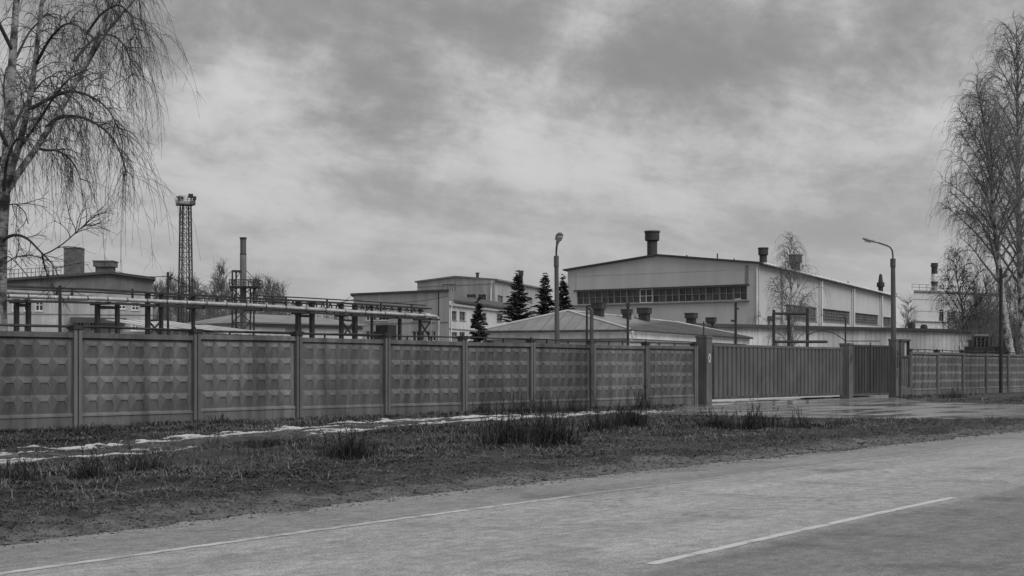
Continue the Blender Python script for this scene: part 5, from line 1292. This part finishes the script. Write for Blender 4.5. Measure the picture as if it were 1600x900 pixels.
for i, (bx, tx, ty, Y, sp, lab) in enumerate(((1545, 1540, 440, 128, 3.2, 'bare young tree close to the dark wooden pole'), (1575, 1578, 430, 132, 3.5, 'bare young tree behind the leaning birch trunk'), (1530, 1527, 452, 140, 3.0, 'thin bare tree at the right end of the white block'), (1598, 1600, 420, 126, 3.5, 'bare young tree at the right edge under the tallest birch'), (1559, 1558, 455, 150, 3.8, 'dense bare tree farthest back under the right birches'))):
    far_birch(lab, (bx, 0), (tx, ty), Y, sp, 40 + i, 24, 170, 560, 1000, .010, .12, .1, 1.0, 1.3, hang_=False, name='bare_tree', group='bare trees behind the right fence', wood=TWIG_F)
# tree line behind the yard at the left
TL = [(248, 447, 240, 'distant bare tree touching the right end of the old block'), (266, 440, 236, 'distant bare tree behind the dark utility pole'), (283, 446, 250, 'distant bare tree seen through the mast lattice'), (309, 443, 244, 'distant bare tree just right of the mast'), (327, 452, 255, 'low distant bare tree between mast and rounded tree'), (343, 429, 232, 'distant bare tree with a rounded crown, midway between mast and stack'), (362, 448, 248, 'distant bare tree against the stack platform'), (398, 443, 250, 'distant bare tree right of the stack'), (418, 447, 238, 'distant bare tree with twin tops right of the stack'), (440, 453, 246, 'last low distant bare tree before the office block')]
for i, (px, y, Y, lab) in enumerate(TL):
    far_birch(lab, (px, 0), (px + (i % 3 - 1) * 2, y), Y, 3.6 + .5 * (i % 3), 60 + i, 24, 200, 1000, 2200, .022, .16, .22, 1.1, 1.5, hang_=False, name='bare_tree', group='distant bare trees', wood=TWIG_F, bark=TWIG_F)

def brush():                                          # far undergrowth that reads as one mass
    for lab, x0, x1, ytop, Y0, Y1, n, sd in (('dark mass of far undergrowth below the tree line at the left', 236, 560, 486, 205, 260, 5200, 5), ('dark mass of undergrowth behind the right fence', 1495, 1640, 492, 118, 150, 1500, 6)):
        rg = np.random.default_rng(sd); Y = rg.uniform(Y0, Y1, n); px = rg.uniform(x0, x1, n); st = np.stack([(px - 800) / F * Y, Y, np.zeros(n)], 1); H = (HC + (HOR - ytop) / F * Y) * rg.uniform(.55, 1.08, n)
        d = np.stack([rg.normal(0, .12, n), rg.normal(0, .12, n), np.ones(n)], 1); P = integrate(rg, st, d, H, 7, (0, 0, .05), .08)
        s, tan, _, tt = sample_on(rg, P, n * 3, .3, 1); Q = integrate(rg, s, side_dirs(rg, tan, .6, .1), rg.uniform(.6, 1.8, n * 3), 4, (0, 0, .04), .1)
        v, f = tube_arr(P, taper(n, 7, .035, .012), 3); v2, f2 = tube_arr(Q, taper(n * 3, 4, .014, .006), 3)
        tag(link('undergrowth', arr_mesh('undergrowth', np.concatenate([v, v2]), np.concatenate([f, f2 + len(v)]), TWIG_F, False)), lab, 'undergrowth', kind='stuff')
brush()

def spruce(label, px, ytop, Y, wide, seed):
    rg = np.random.default_rng(seed); x = GX(px, Y); H = W3(px, ytop, Y).z; t = thing('spruce_tree', label, 'tree', (x, Y, 0), 'dark spruces')
    q = np.linspace(0, 1, 10); tp = np.stack([np.full(10, x), np.full(10, Y), H * q], 1); tubes('trunk', [(tp[None], (.16 * (1 - q * .95) * H / 9)[None], 8)], TWIG, t)
    nw = int(H / .19); zz, az, L = [], [], []
    for i in range(nw):
        r = (i + .5) / nw; k = int(11 - 4 * r)
        for j in range(k):
            zz.append(H * (.06 + .93 * r) + rg.normal(0, .17)); az.append(j * 2 * math.pi / k + i * .7 + rg.normal(0, .35)); L.append((wide * 1.12 * (1 - r) ** .95 + .05) * rg.uniform(.5, 1.2) * (1 + .16 * math.sin(i * 1.9)))
    zz, az, L = map(np.array, (zz, az, L)); M = len(zz); d = np.stack([np.cos(az), np.sin(az), .25 + .5 * (zz / H) ** 2 * 1.2], 1); st = np.stack([np.full(M, x), np.full(M, Y), zz], 1)
    br = integrate(rg, st, d, L, 7, (0, 0, -.14), .04)
    # needle sprays: small drooping blades along every branch
    m = int(M * 60); s, tan, b, tt = sample_on(rg, br, m, .08, 1.0, .8); sd = np.cross(tan, np.array([[0, 0, 1.0]])); sd /= np.linalg.norm(sd, axis=1, keepdims=True) + 1e-9
    sgn = rg.choice([-1, 1], m)[:, None]; dirs = tan * rg.uniform(.3, 1.0, (m, 1)) + sd * sgn * rg.uniform(.3, 1.0, (m, 1)) + np.array([[0, 0, -1.0]]) * rg.uniform(.0, .55, (m, 1)); dirs /= np.linalg.norm(dirs, axis=1, keepdims=True)
    ln = rg.uniform(.12, .34, (m, 1)) * (H / 9) ** .5; pr = np.cross(dirs, rg.normal(0, 1, (m, 3))); pr /= np.linalg.norm(pr, axis=1, keepdims=True); wd = rg.uniform(.03, .06, (m, 1))
    V = np.stack([s - pr * wd, s + pr * wd, s + dirs * ln * .6 + pr * wd * .9, s + dirs * ln], 1).reshape(-1, 3); Fc = np.arange(m * 4).reshape(m, 4)
    vb, fb = tube_arr(br, taper(M, 7, .025, .008), 3); V = np.concatenate([V, vb]) - np.array([x, Y, 0]); Fc = np.concatenate([Fc, fb + m * 4])
    o = link('crown', arr_mesh('crown', V, Fc, NEEDLE), t); o['kind'] = 'stuff'
spruce('largest dark spruce, left of the straight street lamp', 809, 424, 118, 2.35, 1)
spruce('middle dark spruce touching the straight street lamp', 851.5, 427, 122, 2.1, 2)
spruce('dark spruce squeezed between street lamp and hall', 880, 432, 128, 1.9, 3)
spruce('young narrow spruce at the left end of the hipped house', 747.5, 470, 78, .95, 4)

# ------------------------------------------------------------------ verge vegetation
def grass_material(name, lo, hi):
    m = bpy.data.materials.new(name); m.use_nodes = True; nt = m.node_tree; b = nt.nodes['Principled BSDF']; at = nt.nodes.new('ShaderNodeAttribute'); at.attribute_name = 'tint'
    r = nt.nodes.new('ShaderNodeMapRange'); r.inputs[3].default_value = lo; r.inputs[4].default_value = hi; nt.links.new(at.outputs['Fac'], r.inputs[0]); nt.links.new(r.outputs[0], b.inputs['Base Color'])
    b.inputs['Roughness'].default_value = .75; b.inputs['Specular IOR Level'].default_value = .25; return m
GRASS = grass_material('verge_grass', .018, .24)
WEED = grass_material('dead_weeds', .016, .16)
def blades(rg, base, H, W_, lean, tint):
    """curved blade of three faces for each base point"""
    n = len(base); az = rg.uniform(0, 2 * math.pi, n); ax = np.stack([np.cos(az), np.sin(az), np.zeros(n)], 1); pe = np.stack([-np.sin(az), np.cos(az), np.zeros(n)], 1); L = lean[:, None]; H = H[:, None]; W_ = W_[:, None]; up = np.array([[0, 0, 1.0]])
    p1 = base + up * H * .5 + ax * L * .35; p2 = base + up * H * (1 - .25 * np.minimum(1, L / H)) + ax * L
    V = np.stack([base - pe * W_, base + pe * W_, p1 + pe * W_ * .75, p1 - pe * W_ * .75, p2], 1).reshape(-1, 3); o = np.arange(n)[:, None] * 5
    F4 = o + np.array([[0, 1, 2, 3]]); F3 = o + np.array([[3, 2, 4, 4]])
    return V, F4, o + np.array([[3, 2, 4]]), np.repeat(tint, 5)
def blade_mesh(name, V, F4, F3, tint, m):
    me = bpy.data.meshes.new(name); n4, n3 = len(F4), len(F3); me.vertices.add(len(V)); me.vertices.foreach_set('co', V.astype(np.float32).ravel())
    me.loops.add(n4 * 4 + n3 * 3); me.loops.foreach_set('vertex_index', np.r_[F4.ravel(), F3.ravel()].astype(np.int32)); me.polygons.add(n4 + n3)
    me.polygons.foreach_set('loop_start', np.r_[np.arange(n4) * 4, n4 * 4 + np.arange(n3) * 3].astype(np.int32)); me.polygons.foreach_set('loop_total', np.r_[np.full(n4, 4), np.full(n3, 3)].astype(np.int32)); me.update(calc_edges=True)
    a = me.attributes.new('tint', 'FLOAT', 'POINT'); a.data.foreach_set('value', tint.astype(np.float32)); me.materials.append(m); return me
def grass():
    rg = np.random.default_rng(99); N = 640000
    u = rg.random(N); Y = 13.0 * (90 / 13.0) ** u; px = rg.uniform(-60, 1660, N); X = (px - 800) / F * Y
    S, V = toSV(X, Y); c = curve_off(S); dr = V - (V_ASPH + c)
    keep = (dr > .25) & (V < V_FENCE - .12); tv = track_v(S); dt = V - tv
    dens = np.clip((dr - .3) / 2.0, 0.06, 1) * np.clip(4.0 * (fbm(S * .8, V * 1.2, 77, 4) - .24), .10, 1); dens = dens * (1 - .45 * np.exp(-(dt / 1.4) ** 2))
    inD = in_poly(X, Y, DRIVE); dd = poly_dist(X, Y, DRIVE); dens = np.where(inD, 0, dens * np.clip(dd / .8, .1, 1))
    keep &= rg.random(N) < dens; X, Y, S, V, dr, dt, dd = (a[keep] for a in (X, Y, S, V, dr, dt, dd)); n = len(X)
    hn = fbm(S * .5, V * .6, 5, 4); H = .015 + .035 * rg.random(n) + .30 * np.clip(hn - .5, 0, 1) * np.clip((dr - 2.2) / 3.0, 0, 1)
    tall = (np.clip((dr - 4.5) / 3, 0, 1) * np.clip((-dt - .9) / 1.5, 0, 1) * np.clip((fbm(S * .45, V * .5, 61, 3) - .45) * 4, 0, 1)); H += tall * .16 * rg.random(n)
    H = np.where(np.abs(dt) < 1.6, H * .55, H); H = np.where((dt > 1.5), H + .05 + .10 * rg.random(n) * np.clip((V - V_FENCE + 1.2), 0, 1), H)
    H *= np.clip(Y / 25, .8, 1.25) ** .3
    W_ = .0035 + .0011 * Y / 8 * rg.uniform(.6, 1.2, n); lean = H * rg.uniform(.2, 1.0, n) + rg.uniform(.02, .15, n); tint = np.clip(rg.beta(1.2, 4.2, n) * (4.0 * np.clip(fbm(S * .7, V * 1.3, 41, 4) - .25, 0.03, 1)), 0, 1)
    dry = rg.random(n) < .035; tint[dry] = rg.uniform(.4, 1, dry.sum()); lean[dry] *= 1.6
    # long dry stems lying over the turf
    ly = rg.random(n) < .02 * np.clip((dr - 1.5) / 3, 0, 1); k = ly.sum(); H[ly] = rg.uniform(.06, .2, k); lean[ly] = H[ly] * rg.uniform(.6, 2.2, k); tint[ly] = rg.uniform(.35, .95, k); W_[ly] *= .7
    base = np.stack([X, Y, ground_h(S, V) - .01], 1)
    V_, F4, F3, T = blades(rg, base, H, W_, lean, tint)
    tag(link('grass', blade_mesh('grass', V_, F4, F3, T, GRASS)), 'rough dark grass covering the verge', 'grass', kind='stuff')
grass()
def scattered_weeds():
    rg = np.random.default_rng(123); N = 1500; S = rg.uniform(4, 66, N); V = rg.uniform(14.5, 32, N); dt = V - track_v(S); X, Y = SV(S, V)
    w = np.clip(fbm(S * .35, V * .6, 201, 3) * 2.6 - .95, 0, 1) * np.where(np.abs(dt) < 1.2, .12, 1) * np.clip((V - 14.5) / 4, 0, 1); k = (rg.random(N) < w) & ~in_poly(X, Y, DRIVE); S, V, X, Y = S[k], V[k], X[k], Y[k]
    hh = rg.gamma(3, .075, len(S)).clip(.08, .55) * np.where(V - track_v(S) > 0, .8, 1); cnt = rg.integers(8, 34, len(S)); i = np.repeat(np.arange(len(S)), cnt); n = len(i); r = rg.gamma(1.5, .07, n); az = rg.uniform(0, 6.28, n)
    bx, by = X[i] + r * np.cos(az) * 1.6, Y[i] + r * np.sin(az); s2, v2 = toSV(bx, by); v2 = np.minimum(v2, V_FENCE - .2); bx, by = SV(s2, v2); base = np.stack([bx, by, ground_h(s2, v2) - .02], 1); H = hh[i] * rg.uniform(.25, 1.1, n)
    V_, F4, F3, T = blades(rg, base, H, .002 + .00008 * by, H * rg.uniform(.1, 1.6, n), np.clip(rg.beta(1.1, 3.5, n) * rg.uniform(.3, 1.6, len(S))[i], 0, 1))
    tag(link('scattered_weeds', blade_mesh('scattered_weeds', V_, F4, F3, T, WEED)), 'ragged small weeds scattered all over the verge', 'weeds', kind='stuff')
scattered_weeds()

def weed_clump(label, px, py, width, height, n, seed, dark=.25, thin=.5):
    n = int(n * 2.6); rg = np.random.default_rng(seed); x, y = GND(px, py); wid = width / F * y; hh = 1.25 * height / F * y
    o = None; bx = x + rg.normal(0, wid * .27, n).clip(-wid * .55, wid * .55); by = y + rg.normal(0, wid * .18, n); S, V = toSV(bx, by); V = np.minimum(V, V_FENCE - .2); bx, by = SV(S, V)
    base = np.stack([bx, by, ground_h(S, V) - .02], 1); env = np.exp(-((bx - x) / (wid * .42)) ** 2); H = hh * (.10 + .9 * rg.random(n) ** 2.4) * (.35 + .65 * env)
    V_, F4, F3, T = blades(rg, base, H, np.full(n, .0028 + .00007 * y), H * rg.uniform(.1, 1.5, n), np.clip(rg.beta(1.2, 4, n) * dark * 4, 0, 1))
    # stalks with side sprigs
    m = max(8, n // 18); i = rg.choice(n, m); st = base[i]; d = np.stack([rg.normal(0, .18, m), rg.normal(0, .18, m), np.ones(m)], 1); P = integrate(rg, st, d, H[i] * rg.uniform(1.0, 1.5, m), 6, (0, 0, -.03), .05)
    s, tan, b, tt = sample_on(rg, P, m * 5, .35, 1); Q = integrate(rg, s, side_dirs(rg, tan, .55, .2), hh * rg.uniform(.06, .22, m * 5), 3, (0, 0, 0), .1)
    v1, f1 = tube_arr(P, taper(m, 6, .006, .004), 3); v2, f2 = tube_arr(Q, taper(m * 5, 3, .004, .003), 3)
    k = len(V_); VV = np.concatenate([V_, v1, v2]); F4 = np.concatenate([F4, f1 + k, f2 + k + len(v1)]); T = np.r_[T, np.full(len(v1) + len(v2), .12)]
    loc = np.array([x, y, 0.0]); me = blade_mesh('weed_clump', VV - loc, F4, F3, T, WEED)
    tag(link('weed_clump', me, None, tuple(loc)), label, 'weeds', 'clumps of dead weeds on the verge', 'stuff')
WC = [(545, 718, 90, 42, 520, 'dark weed clump in the middle of the left verge, below the fifth post'), (800, 702, 110, 50, 900, 'broad dark weed clump left half of the largest thicket'), (855, 698, 90, 55, 900, 'darkest and tallest thicket of dead weeds mid verge'), (940, 680, 70, 46, 380, 'tall loose weed clump right of the darkest thicket'), (985, 672, 60, 50, 420, 'upright weed clump before the last relief panels'), (1120, 672, 60, 30, 420, 'low weed clump before the ringed gate pillar'), (1180, 672, 80, 32, 520, 'low weed clump in front of the wide gate'), (1250, 668, 60, 22, 260, 'small weed tuft near the wet drive edge'), (140, 745, 60, 34, 300, 'weed tuft on the left verge below the second panel'), (225, 738, 80, 38, 320, 'pale-stemmed weed clump left of the darkest verge patch'), (25, 758, 90, 40, 420, 'straggling weeds at the left edge of the verge'), (1005, 640, 50, 60, 90, 'thin tall stems growing against the last fence post'), (830, 645, 110, 28, 420, 'weeds along the fence foot behind the thicket'), (900, 645, 50, 26, 200, 'small weeds at the foot of the bent steel pole'), (345, 663, 30, 22, 80, 'lone tuft at the fence foot below the third panel'), (755, 648, 50, 24, 160, 'tuft at the fence foot below the sixth panel'), (1490, 622, 40, 22, 160, 'dry weeds at the foot of the right fence')]
for i, (px, py, wd, h, n, lab) in enumerate(WC): weed_clump(lab, px, py, wd, h, n, 300 + i)

def litter():                                          # clods, leaves and stones along the muddy margin
    rg = np.random.default_rng(5); n = 9000; S = rg.uniform(0, 60, n); dr = rg.gamma(1.5, .6, n) - .35; V = V_ASPH + curve_off(S) + dr; X, Y = SV(S, V); k = ~in_poly(X, Y, DRIVE); X, Y, S, V = X[k], Y[k], S[k], V[k]; n = len(X)
    r = rg.gamma(1.6, .006, n)[:, None, None] + .006; oc = np.array([[1, 0, 0], [0, 1, 0], [-1, 0, 0], [0, -1, 0], [0, 0, .45], [0, 0, -.5]], float)
    P = oc[None] * r * rg.uniform(.4, 1.9, (n, 6, 1)); a = rg.uniform(0, 6.28, n); ca, sa_ = np.cos(a)[:, None], np.sin(a)[:, None]; P = np.stack([P[..., 0] * ca - P[..., 1] * sa_, P[..., 0] * sa_ + P[..., 1] * ca, P[..., 2]], -1)
    P = P * np.where(V - V_ASPH - curve_off(S) < .15, .5, 1)[:, None, None]; P = P + np.stack([X, Y, np.maximum(ground_h(S, V), np.where(V - V_ASPH - curve_off(S) < .15, .006, -1)) + .004], 1)[:, None, :]; f = np.array([[0, 1, 4], [1, 2, 4], [2, 3, 4], [3, 0, 4], [1, 0, 5], [2, 1, 5], [3, 2, 5], [0, 3, 5]]); Fc = (np.arange(n)[:, None, None] * 6 + f[None]).reshape(-1, 3)
    tag(link('clods', arr_mesh('clods', P.reshape(-1, 3), Fc, mat('clods', .08, .8, 2.5, .95))), 'scattered clods and stones along the road edge', 'clods', kind='stuff')
litter()
